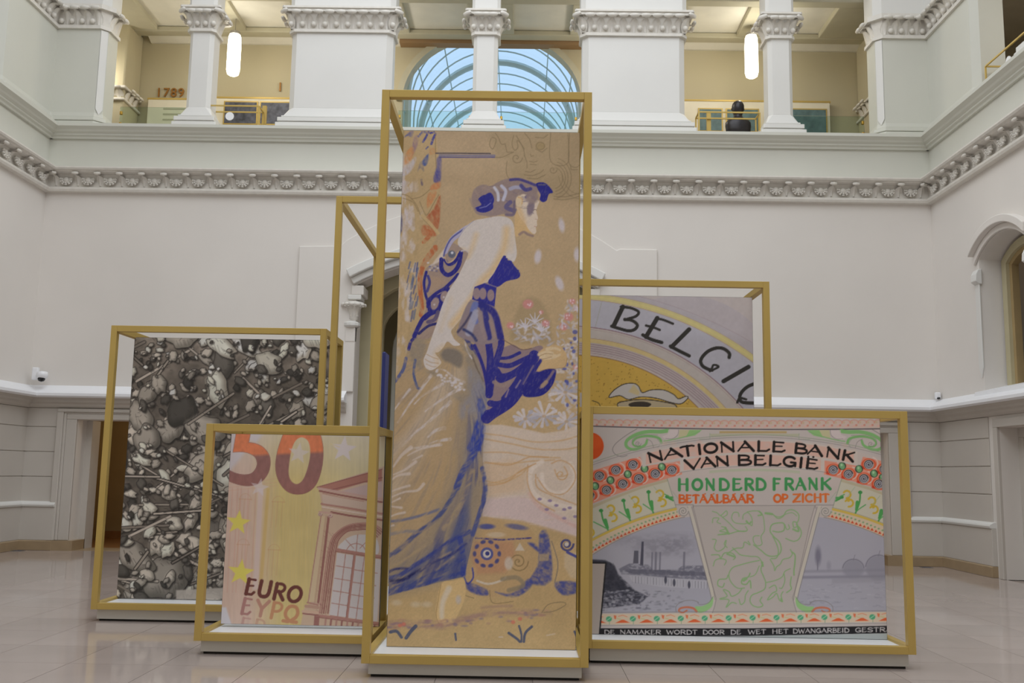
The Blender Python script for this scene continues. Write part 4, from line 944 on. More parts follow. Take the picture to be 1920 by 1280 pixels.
def art_belg(U, V):
    z = Zm(1080, 500, 4.266); cv = Cv(U, V, (166, 158, 158)); rng = random.Random(8)
    def C(a, b, c): return circ3(*z([a, b, c]))
    def disc(c, col, a=1.): cv.ell(c[0], c[1], c[2], c[2], col, a, 1.2)
    def rim(c, w, col, a=1., dr=0): cv.line(_o(c[0], c[1], c[2]+dr, c[2]+dr, -100, 0, 60), w, col, a)
    far = C((560, 250), (1000, 400), (1400, 600)); yel = C((330, 240), (900, 408), (1400, 690)); 
    disc(C((1050, 250), (1250, 330), (1400, 440)), (160, 153, 158)); disc(far, (158, 152, 158)); rim(far, 1, (140, 124, 132), .6)
    disc(yel, (178, 168, 120)); ti = (yel[0], yel[1], yel[2]-12); disc(ti, (158, 156, 166)); rim(yel, 1, (150, 126, 120), .7); rim(ti, 1.1, (150, 120, 118), .8); rim(yel, 3, (186, 174, 118), .7, -6)
    pur = C((150, 488), (520, 575), (1280, 1070)); disc(pur, (166, 158, 154)); rim(pur, 1.5, (116, 80, 92), .9); rim(pur, 1, (150, 130, 130), .8, -4)
    y2 = C((140, 575), (560, 680), (1180, 1110)); disc(y2, (182, 164, 118)); y3 = (y2[0], y2[1], y2[2]-8); disc(y3, (162, 152, 152)); rim(y2, 1, (150, 120, 100), .8)
    for k, dr in enumerate((-3, -7, -11, -15, -20)): rim(y3, 1.1, (124, 92, 104), .75, dr)
    oc = C((140, 715), (520, 815), (960, 1110)); disc(oc, (178, 146, 70)); rim(oc, 1.4, (128, 90, 62), .9); rim(oc, 3, (170, 160, 156), .9, 3)
    cv.C *= (1+.05*(fbm(U/6, V/6, 5)-.5))[..., None]
    for i in range(420):
        x, y = rng.uniform(1060, 1330), rng.uniform(660, 800)
        if math.hypot(x-oc[0], y-oc[1]) < oc[2]-4: cv.ell(x, y, 1, 1, (134, 96, 44), .8)
    cv.line(z([(205, 285), (155, 480)]), 1, (140, 140, 128), .8); cv.line(z([(60, 240), (40, 470)]), 1, (140, 130, 132), .6)
    K = (44, 42, 40)
    for P, w in [([(375, 320), (300, 475)], 6.5), ([(360, 320), (440, 330), (500, 360), (480, 395), (420, 415), (390, 425)], 4), ([(390, 420), (450, 430), (490, 465), (470, 500), (420, 512), (350, 495), (285, 475)], 4.6),
                 ([(650, 410), (560, 560)], 6.5), ([(640, 412), (700, 425), (775, 455)], 3.6), ([(560, 470), (620, 485), (670, 505)], 3.6), ([(535, 545), (600, 580), (685, 605)], 5),
                 ([(905, 500), (765, 640)], 6.2), ([(755, 635), (820, 670), (905, 712)], 5),
                 ([(1225, 725), (1225, 690), (1180, 655), (1120, 650), (1050, 680), (1000, 740), (1010, 790), (1060, 820), (1090, 825)], 5), ([(1070, 835), (1140, 800), (1100, 785), (1085, 825)], 3.2),
                 ([(1380, 800), (1180, 915)], 6.2), ([(1440, 930), (1370, 960), (1320, 1010), (1310, 1060), (1340, 1085), (1430, 1090)], 5), ([(1290, 1085), (1310, 1050), (1360, 1060)], 3.5)]:
        cv.line(smooth(z(P)) if len(P) > 2 else z(P), w*1.28, K)
    # winged cap
    Wc = (170, 164, 160); O = (54, 46, 40)
    w1 = smooth(z([(265, 1045), (300, 990), (380, 940), (460, 932), (500, 955), (530, 1005), (600, 985), (700, 985), (780, 1020), (820, 1055), (880, 1035), (895, 1050), (840, 1095), (760, 1085), (640, 1050), (520, 1040), (420, 1060), (350, 1030)]), True)
    cv.poly(w1, Wc); cv.line(w1+[w1[0]], 1.6, O)
    cv.poly(z([(460, 940), (510, 1000), (500, 1030), (420, 1000)]), (182, 160, 100), .6, 3)
    w2 = smooth(z([(330, 1100), (420, 1070), (560, 1062), (700, 1080), (800, 1110), (760, 1180), (420, 1180)]), True); cv.poly(w2, (160, 146, 120)); cv.line(w2+[w2[0]], 1.8, O)
    cv.poly(smooth(z([(420, 1105), (470, 1080), (560, 1080), (600, 1105), (500, 1150)]), True), (44, 38, 34), .9)
    cv.poly(z([(30, 1005), (70, 1010), (75, 1120), (30, 1120)]), (158, 152, 150)); cv.line(smooth(z([(130, 1070), (180, 1090), (200, 1130)])), 1.4, O)
    return cv.C

def art_fifty(U, V):
    a = Zm(410, 795, 6.4); b = Zm(560, 795, 6.4); c = Zm(410, 990, 6.4); d = Zm(550, 980, 6.095); rng = random.Random(2)
    cv = Cv(U, V, (178, 168, 148))
    # tinted ground: pink at the left, ochre in the middle, pale at the right and top
    t = np.clip((U-418)/270, 0, 1)[..., None]; v = np.clip((V-800)/370, 0, 1)[..., None]
    L, M, Rr = rgb((178, 156, 144)), rgb((176, 160, 112)), rgb((184, 176, 146))
    g = np.where(t < .4, L+(M-L)*np.clip((t-.18)/.22, 0, 1), M+(Rr-M)*np.clip((t-.55)/.45, 0, 1)*(1-v*.7))
    top = np.clip((900-V)/90, 0, 1)[..., None]; cv.C = g*(1-top*.7)+rgb((182, 174, 162))*top*.7
    cv.C *= (1+.06*(fbm(U/3, V/40, 4)-.5)+.05*(fbm(U/25, V/25, 6)-.5))[..., None]
    for P in ([(410, 800), (440, 800), (470, 835), (430, 885), (410, 885)], [(470, 800), (505, 800), (480, 830), (466, 825)], [(600, 800), (700, 800), (700, 818), (610, 815)]): cv.poly(P, (176, 172, 180), .8, 8)
    cv.poly([(410, 1138), (424, 1138), (434, 1170), (410, 1172)], (178, 178, 188), .9, 3)
    # faint facade lines
    for x in (436, 446, 452, 466, 480): cv.line([(x, 915), (x-10, 1110)], 1.6, (176, 128, 112), .35)
    cv.poly([(484, 915), (494, 915), (484, 1105), (474, 1105)], (182, 166, 166), .7, 3); cv.poly([(500, 915), (506, 915), (492, 1100), (485, 1100)], (174, 146, 80), .5, 3)
    for x0, y0 in ((450, 935), (446, 1020), (512, 940), (504, 1030)):
        for k in range(3): cv.line([(x0+k*9, y0), (x0+k*9-4, y0+48)], 1.4, (170, 132, 100), .4)
        cv.line([(x0-2, y0), (x0+22, y0+1)], 1.6, (170, 132, 100), .45); cv.line(_o(x0+10, y0+2, 11, 12, 180, 360, 10), 1.4, (170, 132, 100), .4)
    for k in range(16): cv.line([(515+k*5, 900), (505+k*5, 1110)], 1, (184, 160, 96), .22)
    for y in (905, 912, 918): cv.line([(425, y+2), (520, y-8)], 1.4, (176, 140, 116), .35)
    # digits
    OR, BR = (188, 112, 80), (128, 92, 88)
    def digit(poly, hole=None):
        m = Cv(U, V, (0, 0, 0)); m.poly(poly, (255, 255, 255))
        if hole: m.poly(hole, (0, 0, 0))
        k = m.C[..., :1]; s = np.clip((V-(855-(U-440)*.045))/6+.5, 0, 1)[..., None]
        n = (.5*(fbm(U/5, V/9, 9)-.5))[..., None]
        col = rgb(OR)*(1-s)+rgb(BR)*s; col = col*(1+.25*n)+np.clip((V-880)/60, 0, 1)[..., None]*np.array([.02, -.005, -.01])
        cv.C = cv.C*(1-k)+col*k
        cv.line(list(poly)+[poly[0]], 1., (112, 72, 70), .55)
    five = a([(215, 70), (390, 70), (362, 218), (430, 226)])+smooth(a([(430, 226), (520, 265), (590, 340), (620, 430), (605, 560), (540, 665), (450, 725), (340, 740), (220, 720), (60, 660)]))+a([(60, 500)])+smooth(a([(115, 545), (200, 585), (300, 605), (390, 590), (445, 530), (460, 460), (430, 390), (350, 345), (270, 332)]))+a([(170, 336)])
    digit(five); cv.poly(a([(500, 60), (700, 60), (670, 120)]), OR, .95)
    zero = smooth(a([(810, 80), (1000, 40), (1190, 90), (1245, 220), (1255, 380), (1230, 560), (1170, 720), (1070, 815), (940, 842), (820, 805), (730, 700), (685, 560), (690, 400), (740, 210)]), True)
    hole = smooth(a([(1000, 158), (1070, 200), (1098, 300), (1090, 430), (1050, 580), (1000, 680), (935, 718), (870, 680), (840, 590), (850, 440), (880, 290), (930, 190)]), True)
    digit(zero, hole)
    cv.star(*a([(960, 350)])[0], 21, (182, 174, 180), .6, .15); cv.star(*b([(540, 300)])[0], 25, (186, 178, 180), .95, .1); cv.star(*a([(490, 760)])[0], 18, (182, 174, 180), .6, .2)
    s0 = b([(540, 300)])[0]; cv.line([(s0[0]-8, s0[1]-4), (s0[0]-24, s0[1]-10)], 2, (188, 172, 124), .5)
    for x, y, r in ((*a([(235, 1180)])[0], 23), (*c([(265, 530)])[0], 25)):
        cv.star(x, y, r+2, (186, 160, 110), .7, .12); cv.star(x, y, r, (190, 180, 90), 1, .12)
    # the engraved building
    M1, M2, M3 = (128, 84, 80), (152, 112, 104), (174, 150, 146)
    cv.poly([(597, 912), (700, 880), (740, 868), (740, 1190), (560, 1190), (570, 1140), (592, 1120), (604, 985), (603, 945)], (170, 146, 136), .75, 2)
    cv.poly(b([(220, 755), (790, 590), (1000, 540), (1000, 700), (790, 700), (450, 800)]), (150, 106, 96)); cv.poly(b([(520, 800), (790, 730), (1000, 680), (1000, 880), (780, 860)]), (166, 146, 146), .9)
    for P, w, k in (([(220, 755), (790, 600), (1000, 540)], 1.6, M1), ([(380, 790), (790, 690), (1000, 640)], 2.2, M1), ([(240, 770), (500, 815), (780, 865), (1000, 900)], 4.5, (168, 140, 134)), ([(250, 800), (500, 850), (780, 900), (1000, 935)], 3.4, M1), ([(290, 830), (500, 880), (780, 925)], 1.4, M2), ([(275, 955), (500, 990), (780, 1040), (1000, 1075)], 4, M2), ([(280, 990), (500, 1030), (780, 1075), (1000, 1110)], 2, (190, 176, 170)), ([(390, 1055), (600, 1095), (780, 1120), (1000, 1150)], 3.6, M1)):
        cv.line(b(P), w, k, .92)
    cv.poly(b([(280, 840), (780, 930), (1000, 965), (1000, 1050), (780, 1020), (290, 950)]), (176, 158, 148), .8)
    # column
    cv.poly(b([(262, 1100), (365, 1110)])+d([(270, 900), (165, 900)]), (178, 160, 134)); cv.line([*b([(268, 1105)]), *d([(170, 905)])], 2, M2, .9); cv.line([*b([(360, 1110)]), *d([(285, 905)])], 4.5, M1, .9); cv.line([*b([(330, 1110)]), *d([(248, 905)])], 4, (160, 130, 112), .6)
    for x, y in ((258, 1080), (380, 1100)): cv.ell(*b([(x, y)])[0], 4.2, 4, (178, 158, 150)); cv.spiral(*b([(x, y)])[0], 4, 1.3, 1, M1, .8)
    cv.line(b([(250, 1050), (395, 1070)]), 3, (172, 142, 132))
    for (x0, y0, x1, y1, w, k) in ((160, 910, 280, 935, 3, M2), (145, 950, 280, 965, 6, (158, 126, 112)), (110, 1010, 280, 1025, 5, (176, 148, 130)), (110, 1035, 290, 1055, 2.6, M1)): cv.line(d([(x0, y0), (x1, y1)]), w, k, .95)
    # arched window with panes
    for k, w in ((0, 2.6), (16, 2.2), (34, 3), (52, 1.8), (70, 2.6)):
        P = [d([(300+k*1.35, 1030)])[0]]+d([(395+k*1.2, 340)])+smooth(d([(410+k*1.15, 270+k*.2), (450+k, 160+k*.4), (560+k*.7, 60+k*.6), (700+k*.2, 10+k), (900-k*.4, 10+k), (1030-k, 90+k)]))
        cv.line(P, w, M1 if k % 32 else M2, .85)
    cv.poly(smooth(d([(520, 290), (570, 210), (640, 160), (730, 135), (850, 140), (960, 200), (960, 360), (740, 335)]), True), (178, 174, 176), .95)
    cv.poly(d([(500, 340), (1000, 420), (960, 1130), (410, 1050)]), (176, 170, 172), .95)
    cv.line(d([(500, 305), (740, 345), (1000, 385)]), 5, M2); cv.line(d([(480, 325), (740, 365), (1000, 405)]), 1.6, M1)
    cv.line(smooth(d([(610, 305), (650, 255), (720, 235), (790, 260), (830, 320)])), 1.4, M2); cv.line(d([(735, 135), (718, 330)]), 1.5, M2); cv.line(d([(600, 190), (690, 290)]), 1.2, M2); cv.line(d([(860, 190), (760, 290)]), 1.2, M2)
    cv.line(d([(702, 370), (612, 1090)]), 4.6, M2); cv.line(d([(690, 370), (600, 1090)]), 1, M1); cv.line(d([(597, 355), (505, 1075)]), 1.5, M2); cv.line(d([(812, 385), (715, 1100)]), 1.5, M2)
    for k in range(5): cv.line(d([(490-k*17, 490+k*142), (665-k*18, 518+k*142)]), 1.5, M2); cv.line(d([(700-k*18, 535+k*142), (960-k*18, 575+k*142)]), 1.5, M2)
    cv.line(d([(300, 1060), (600, 1100), (1000, 1150)]), 4.5, M2); cv.line(d([(300, 1080), (600, 1120), (1000, 1170)]), 1.6, M1)
    cv.poly(d([(240, 1060), (300, 1065), (290, 1200), (230, 1200)]), M1, .85)
    for k in range(12): cv.line(d([(370+k*62, 1100+k*8), (360+k*62, 1200)]), 3.6, M1 if k % 2 else M2, .85)
    for k in range(70):
        x = rng.uniform(606, 630); y = rng.uniform(990, 1150); cv.line([(x-(y-990)*.10, y), (x-(y-990)*.10+4, y+3)], .9, M1, .4)
    # words
    EB = (92, 52, 48)
    for ch, x0, y0, x1, h in (('E', 312, 785, 435, 180), ('U', 462, 812, 622, 185), ('R', 645, 845, 790, 185), ('O', 815, 875, 990, 185)):
        p = c([(x0, y0)])[0]; glyph(cv, ch, p[0], p[1], (x1-x0)/6.4*.9, h/6.4, .10, 7.0, EB, shear=.12)
    for ch, x0, y0, x1, col in (('E', 262, 1022, 385, (148, 108, 104)), ('Y', 430, 1045, 580, (158, 118, 104)), ('P', 612, 1072, 745, (166, 122, 92)), ('w', 770, 1110, 950, (166, 120, 90))):
        p = c([(x0, y0)])[0]; glyph(cv, ch, p[0], p[1], (x1-x0)/6.4*.92, 185/6.4, .10, 6.4, col, shear=.12)
    p = c([(245, 1250)])[0]; glyph(cv, 'E', p[0], p[1], 18, 28, .1, 5, (164, 128, 120), .8, .12); p = c([(410, 1270)])[0]; glyph(cv, 'P', p[0], p[1], 18, 28, .1, 5, (166, 130, 112), .7, .12)
    return cv.C

def art_battle(U, V):
    # a stand-in for the old engraving: crowded rounded shapes, rods and hatching in sepia greys
    rng = random.Random(21); cv = Cv(U, V, (78, 72, 66))
    lt = np.clip((740-V)/120, 0, 1)[..., None]; cv.C = cv.C*(1-lt*.7)+rgb((132, 122, 112))*lt*.7
    cv.C *= (.8+.5*fbm(U/14, V/14, 3))[..., None]
    def blob(x, y, rx, ry, rot, tone):
        n = 12; ph = rng.uniform(0, 6.28)
        pts = [(rx*(1+.18*math.sin(2*k+ph)+.1*math.sin(3*k+ph*2))*math.cos(2*math.pi*k/n), ry*(1+.14*math.cos(3*k+ph))*math.sin(2*math.pi*k/n)) for k in range(n)]
        c, q = math.cos(rot), math.sin(rot); pts = smooth([(x+a*c-b*q, y+a*q+b*c) for a, b in pts], True, 3)
        g = rng.uniform(.85, 1.1)
        cv.poly([(a+2, b+2.5) for a, b in pts], (36, 33, 31), .8, 4); cv.poly(pts, tuple(tone*g*k for k in (.80, .76, .70)))
        cv.poly([(x+(a-x)*.78-rx*.14, y+(b-y)*.78-ry*.16) for a, b in pts], tuple(min(185, tone*1.22*k) for k in (1, .95, .89)), .85, max(3, ry*.5)); cv.line(pts+[pts[0]], 1.3, (44, 40, 38), .85)
        if rx > 12:
            for k in range(int(rx/3.5)): 
                o = rng.uniform(-.5, .8); cv.line([(x+rx*o*c-ry*.1*q, y+ry*.2+rx*o*q), (x+rx*(o+.15)*c, y+ry*.72)], .9, (70, 64, 58), .5)
    for n, s0, s1, rods in ((420, 5, 12, 14), (150, 10, 22, 14), (44, 24, 46, 10), (130, 7, 15, 8), (230, 3, 7, 10)):
        for i in range(n):
            x, y = rng.uniform(215, 620), rng.uniform(630, 1130); k = .72+.5*(y-630)/500; r = rng.uniform(s0, s1)*k
            hi = 178 if y < 760 else 166
            blob(x, y, r, r*rng.uniform(.45, .85), rng.uniform(-1.5, 1.5), rng.uniform(112, hi) if rng.random() < .7 else rng.uniform(50, 84))
        for i in range(rods):
            x, y = rng.uniform(215, 620), rng.uniform(640, 1120); an = rng.choice([-.6, -.5, .5, .9, -.9, .1])+rng.uniform(-.2, .2); l = rng.uniform(18, 66)
            P = [(x-l*math.cos(an), y-l*math.sin(an)), (x+l*math.cos(an), y+l*math.sin(an))]
            cv.line(P, rng.uniform(5, 8), (40, 37, 35), .9); cv.line(P, rng.uniform(2.4, 4.6), rng.choice([(162, 152, 142), (136, 127, 117), (112, 104, 96)]), .95)
    for i in range(700):
        x, y = rng.uniform(215, 620), rng.uniform(630, 1125); an = rng.choice([.8, -.8, .2]); l = rng.uniform(3, 8)
        cv.line([(x, y), (x+l*math.cos(an), y+l*math.sin(an))], .9, (42, 38, 36), .55)
    sh = (.86+.28*fbm(U/50, V/50, 12))[..., None]; cv.C *= sh
    cv.poly([(330, 1106), (440, 1100), (440, 1122), (330, 1124)], (150, 142, 134), .9, 3)
    return cv.C
def art_woman(U, V):
    rng = random.Random(11); cv = Cv(U, V, (160, 138, 106))
    z1, z2, z3, z4 = Zm(740, 240, 6.4), Zm(910, 240, 6.4), Zm(740, 430, 6.4), Zm(910, 430, 6.4)
    z5, z6, z7, z8 = Zm(720, 620, 5.82), Zm(890, 620, 5.82), Zm(720, 830, 3.37), Zm(850, 830, 3.367)
    t = np.clip((V-250)/900, 0, 1)[..., None]; cv.C = rgb((158, 138, 112))*(1-t)+rgb((165, 141, 102))*t
    cv.C *= (1+.08*(fbm(U/40, V/40, 3)-.5)+.05*(fbm(U/3, V/3, 7)-.5))[..., None]
    BL, BD, LAV, MAU, TAN, RUST, SKIN = (44, 50, 132), (32, 32, 112), (172, 167, 176), (128, 112, 112), (164, 140, 102), (158, 90, 56), (180, 172, 168)
    # sketched ornament at the upper right
    cv.poly([(915, 245), (1095, 245), (1095, 376), (1040, 372), (1010, 345), (960, 335), (950, 300), (930, 296)], (142, 125, 98), .6, 14)
    SK = (110, 96, 72)
    for P in ([(785, 40), (785, 400), (990, 415), (990, 50)], [(1010, 60), (1005, 420), (1135, 432), (1135, 50)], [(70, 120), (50, 200), (90, 250), (130, 140), (80, 110)], [(120, 60), (160, 120), (190, 190), (240, 190)], [(340, 90), (320, 190), (350, 265), (390, 230), (380, 150), (420, 180), (460, 260), (470, 340)], [(370, 90), (430, 190), (465, 250)], [(470, 60), (530, 130), (560, 240)], [(600, 110), (700, 120), (750, 80)], [(600, 250), (680, 290), (740, 240)], [(530, 400), (580, 410), (620, 395)], [(540, 435), (610, 440)], [(480, 520), (540, 530), (600, 500)], [(470, 560), (560, 570), (650, 540), (700, 500)], [(500, 600), (620, 610), (720, 560)], [(260, 400), (250, 520), (280, 600), (320, 610)], [(240, 200), (260, 290), (330, 290)], [(110, 350), (200, 350), (290, 310), (340, 290)], [(540, 310), (550, 340), (580, 330)], [(1020, 440), (1030, 500), (1110, 500)], [(820, 850), (940, 860), (1060, 840), (1140, 810)], [(830, 820), (960, 825), (1140, 780)], [(470, 330), (500, 410), (500, 480)]):
        cv.line(smooth(z2(P)) if len(P) > 3 else z2(P), 1.3, SK, .7)
    cv.spiral(*z2([(375, 360)])[0], 11, 1.4, 1.3, SK, .75); cv.spiral(*z2([(810, 500)])[0], 8, 1.3, 1.3, SK, .7); cv.ell(*z2([(660, 215)])[0], 9, 8, (136, 118, 84), .6, 3)
    cv.line(_o(*z2([(660, 215)])[0], 8, 7, 0, 360), 1.2, SK, .7)
    for r in (17, 22, 27, 33): cv.line(_o(*z2([(820, 600)])[0], r, r*1.15, -75, 80, 16), 1.4, SK, .55)
    for r in (36, 43): cv.line(_o(*z2([(1150, 520)])[0], r, r*1.2, 95, 170, 16), 1.2, SK, .5)
    # tree trunk at the left edge
    tr = [(735, 244), (817, 244), (822, 296), (826, 370), (820, 440), (800, 480), (775, 540), (790, 600), (770, 650), (745, 710), (728, 720)]
    cv.poly(tr, (163, 141, 106), .9, 3)
    n = fbm(U/9, V/22, 40); m = Cv(U, V, (0, 0, 0)); m.poly([(735, 290), (770, 290), (790, 400), (780, 540), (775, 620), (730, 720), (720, 420)], (255, 255, 255), 1, 14)
    k = np.clip((n-.5)*7, 0, 1)*m.C[..., 0]; cv.C = cv.C*(1-k[..., None]*.75)+rgb((178, 168, 166))*k[..., None]*.75
    k = np.clip((fbm(U/8, V/26, 77)-.56)*8, 0, 1)*m.C[..., 0]; cv.C = cv.C*(1-k[..., None]*.5)+rgb((150, 128, 96))*k[..., None]*.5
    for P, c, a in (([(110, 120), (180, 40), (230, 40), (200, 110), (150, 90)], (96, 90, 124), .8), ([(215, 200), (230, 110), (280, 90), (275, 200), (230, 300), (205, 330)], (116, 92, 116), .75), ([(130, 310), (210, 220), (230, 300), (190, 390), (120, 440)], (176, 122, 76), .85), ([(80, 500), (170, 440), (235, 350), (262, 370), (210, 490), (150, 560), (80, 570)], (168, 162, 168), .9), ([(330, 400), (405, 310), (390, 430), (350, 455)], (54, 70, 128), .9), ([(275, 520), (310, 400), (340, 440), (350, 520), (310, 480)], (108, 100, 106), .7), ([(505, 360), (560, 360), (548, 630), (470, 645), (495, 480)], (84, 80, 124), .9), ([(480, 530), (548, 520), (546, 640), (470, 640)], (62, 60, 128), .7), ([(450, 680), (545, 640), (540, 720), (430, 745)], (172, 112, 74), .9), ([(400, 790), (500, 760), (460, 880), (390, 960)], (174, 114, 74), .85), ([(548, 810), (525, 1200), (430, 1160), (370, 1080), (470, 970)], (150, 82, 54), .95), ([(330, 1170), (430, 1180), (500, 1290), (340, 1290)], (158, 90, 58), .85), ([(60, 1000), (85, 1020), (95, 1200), (60, 1280), (45, 1280)], (72, 72, 108), .85), ([(120, 960), (160, 970), (215, 1120), (160, 1230), (110, 1270), (130, 1100)], (178, 170, 176), .95), ([(80, 640), (180, 650), (150, 700), (180, 760), (90, 790)], (172, 164, 168), .8), ([(430, 240), (490, 250), (500, 300), (420, 320)], (166, 122, 84), .8)):
        cv.poly(smooth(z1(P), True, 3), c, a, 3, (9, 4, 1.2, 1.0, 5))
    for P, c, w in (([(405, 45), (375, 110), (340, 165)], BL, 4), ([(490, 70), (460, 130), (440, 190)], BL, 4.5), ([(285, 100), (330, 50), (380, 50)], (72, 78, 136), 4), ([(430, 60), (470, 50)], BL, 4), ([(130, 100), (190, 60)], (80, 86, 132), 3), ([(320, 620), (330, 680)], (96, 84, 100), 4), ([(375, 250), (400, 225)], (80, 80, 120), 3)): cv.line(z1(P), w, c, .85, t=(5, 2, .9, 3, 3))
    for P in ([(70, 790), (170, 820), (260, 920), (320, 1060), (420, 1170), (520, 1270)], [(100, 840), (220, 890), (280, 1000)], [(210, 850), (320, 820), (420, 740)], [(300, 880), (350, 1000), (390, 1040), (470, 900), (530, 800)], [(490, 60), (490, 310), (500, 480)]): cv.line(smooth(z1(P)), 1.5, (124, 104, 74), .7)
    cv.line(smooth(z1([(330, 1050), (430, 1150), (520, 1260)])), 6, (170, 148, 110), .9)
    cv.line(smooth(z3([(400, 20), (430, 60), (350, 150)])), 8, RUST, .85, t=(6, 3, .8, 3, 3))
    for i in range(26):
        x, y = rng.uniform(733, 775), rng.uniform(440, 700); cv.ell(x-(y-440)*.03, y, rng.uniform(3, 8), rng.uniform(4, 12), rng.choice([(180, 172, 174), (176, 166, 160), (160, 136, 98)]), .55, 5)
    cv.line(smooth(z3([(490, 220), (390, 350), (325, 480), (305, 620), (312, 780), (330, 920), (312, 1030)])), 11, RUST, .95, 7, 2, (9, 4, 1.4, 2.2, 9))
    for i in range(26):
        x, y = rng.uniform(764, 784), rng.uniform(490, 590); cv.line([(x, y), (x-3, y+rng.uniform(8, 22))], rng.uniform(1.5, 4), rng.choice([(66, 78, 126), (92, 100, 124), (60, 66, 120)]), .6)
    cv.line(z1([(495, 302), (1140, 304)])+z2([(60, 308)]), 2.2, (66, 60, 70), .95); cv.line(z1([(540, 328), (1150, 330)])+z2([(110, 330)]), 4, (112, 106, 122), .9); cv.line(z1([(540, 350), (1150, 352)])+z2([(110, 350)]), 2, (72, 68, 116), .9)
    # ---------------------------------------------------- bushes and blossoms at the right
    mound = smooth([(960, 640), (963, 605), (975, 570), (993, 556), (1015, 566), (1028, 590), (1034, 620), (1030, 645)], True)
    cv.poly(mound, (142, 124, 96), .75, 8)
    def petals(x0, y0, x1, y1, n, cols, s=3., a=.85):
        for i in range(n):
            x, y = rng.uniform(x0, x1), rng.uniform(y0, y1); an = rng.uniform(0, 3.14); cv.ell(x, y, rng.uniform(s, s*2.2), rng.uniform(1.2, s*.8), rng.choice(cols), a*rng.uniform(.5, 1), 1.6, an)
    WH = [(172, 168, 178), (164, 160, 168), (182, 176, 180), (150, 148, 160)]
    petals(964, 606, 1030, 640, 70, WH); 
    for x0, y0 in ((1003, 590), (985, 600), (1015, 606)):
        for q in range(5): an = -1.57+(q-2)*.55; cv.line([(x0, y0+14), (x0+18*math.cos(an), y0+14+18*math.sin(an))], 4, (176, 172, 182), .85, 1.2)
    for x, y, r in ((990, 570, 10), (957, 610, 7), (1023, 606, 7), (1015, 585, 4), (1073, 565, 6), (1066, 594, 9), (1057, 612, 8), (1081, 578, 5), (1080, 688, 6)):
        cv.ell(x, y, r, r*.9, (176, 118, 118), .85, 4)
        for q in range(4): cv.ell(x+rng.uniform(-r, r)*.6, y+rng.uniform(-r, r)*.6, 1.7, 1.7, (194, 168, 172), .9)
    petals(1045, 560, 1092, 700, 110, WH, 3); petals(1030, 640, 1092, 780, 90, WH, 3.4)
    for i in range(26): cv.ell(rng.uniform(1056, 1090), rng.uniform(620, 760), rng.uniform(2, 5), rng.uniform(2, 4), (66, 72, 138), .75, 1.5)
    for x, y, rx, ry, r in ((1008.5, 481, 6.5, 13, .15), (1082, 477, 6, 13, 0), (1049, 531, 7, 14, -.35), (1053, 422, 5.5, 13, -.15)): cv.ell(x, y, rx, ry, (176, 168, 172), .95, 4, r)
    # white star flowers under the sleeve
    for x0, y0, R in ((1020, 780, 36), (1060, 735, 30), (985, 785, 26), (1062, 790, 26)):
        for q in range(11):
            an = 2*math.pi*q/11+rng.uniform(-.15, .15); l = R*rng.uniform(.6, 1); cv.line([(x0, y0), (x0+l*math.cos(an), y0+l*.75*math.sin(an))], 2.5, rng.choice(WH), .85, 6.5, 1.6)
        cv.ell(x0, y0, 4, 3, (160, 138, 112), .8, 2)
    # ---------------------------------------------------- pale cloth heap at the right
    cl = [(903, 797), (940, 796), (980, 803), (1020, 812), (1060, 806), (1092, 793), (1092, 1008), (1040, 992), (980, 975), (905, 968)]
    cv.poly(cl, (180, 166, 154), .97, 3)
    cv.poly([(905, 870), (960, 860), (990, 880), (985, 920), (905, 935)], (178, 152, 124), .6, 14); cv.poly([(905, 935), (985, 930), (1040, 960), (1092, 985), (1092, 1008), (980, 976), (905, 966)], (178, 160, 160), .8, 8)
    for P in ([(905, 812), (950, 818), (1000, 828), (1050, 826), (1090, 815)], [(905, 822), (960, 832), (1010, 842), (1060, 842), (1090, 836)], [(905, 848), (950, 848), (1000, 856), (1050, 858)], [(905, 868), (960, 868), (1000, 864), (1040, 862)], [(905, 900), (940, 905), (975, 890), (990, 875)], [(910, 908), (950, 898), (985, 878), (1010, 868)]): cv.line(smooth(P), 2.8, (172, 142, 104), .75, soft=2)
    for P, w in (([(560, 120), (500, 160), (480, 240), (520, 330), (620, 380), (800, 420)], 9), ([(740, 130), (770, 220), (720, 300), (640, 320), (570, 270), (560, 200)], 8)): cv.line(smooth(z8(P)), w, (190, 178, 168), .9, soft=3)
    for P in ([(620, 130), (680, 110), (750, 150), (770, 230), (700, 320), (600, 310), (530, 220)], [(640, 170), (660, 210), (720, 200), (700, 150)], [(470, 140), (470, 260), (520, 360), (640, 430)], [(520, 200), (530, 280), (620, 330), (780, 390)], [(200, 120), (350, 140), (480, 90), (600, 90)], [(210, 270), (330, 250), (420, 180), (520, 130)]): cv.line(smooth(z8(P)), 2.4, (170, 136, 98), .8, soft=2)
    cv.spiral(*z8([(680, 200)])[0], 12, 1.3, 2.2, (172, 138, 98), .8)
    cv.line(smooth(z8([(480, 320), (540, 400), (640, 460), (800, 540)])), 7, (178, 140, 130), .45, soft=5)
    for x, y in ((545, 355), (610, 365), (650, 395), (590, 420), (700, 420), (735, 410), (700, 475), (770, 465)): cv.ell(*z8([(x, y)])[0], 4, 2.6, (108, 92, 130), .75, 1.5)
    cv.scribble(rng, (910, 800, 1085, 985), 70, 22, .12, 2, [(192, 180, 170), (174, 152, 126), (186, 172, 172)], .35, .25)
    # ---------------------------------------------------- painted jars / stool
    cv.poly(smooth(z8([(150, 480), (300, 490), (480, 540), (520, 640), (520, 820), (440, 940), (300, 970), (150, 960), (80, 900), (100, 700)]), True), (162, 136, 100), .9, 3)
    cv.poly(z8([(130, 620), (380, 620), (390, 700), (330, 820), (150, 830), (110, 720)]), (160, 118, 92), .7, 8)
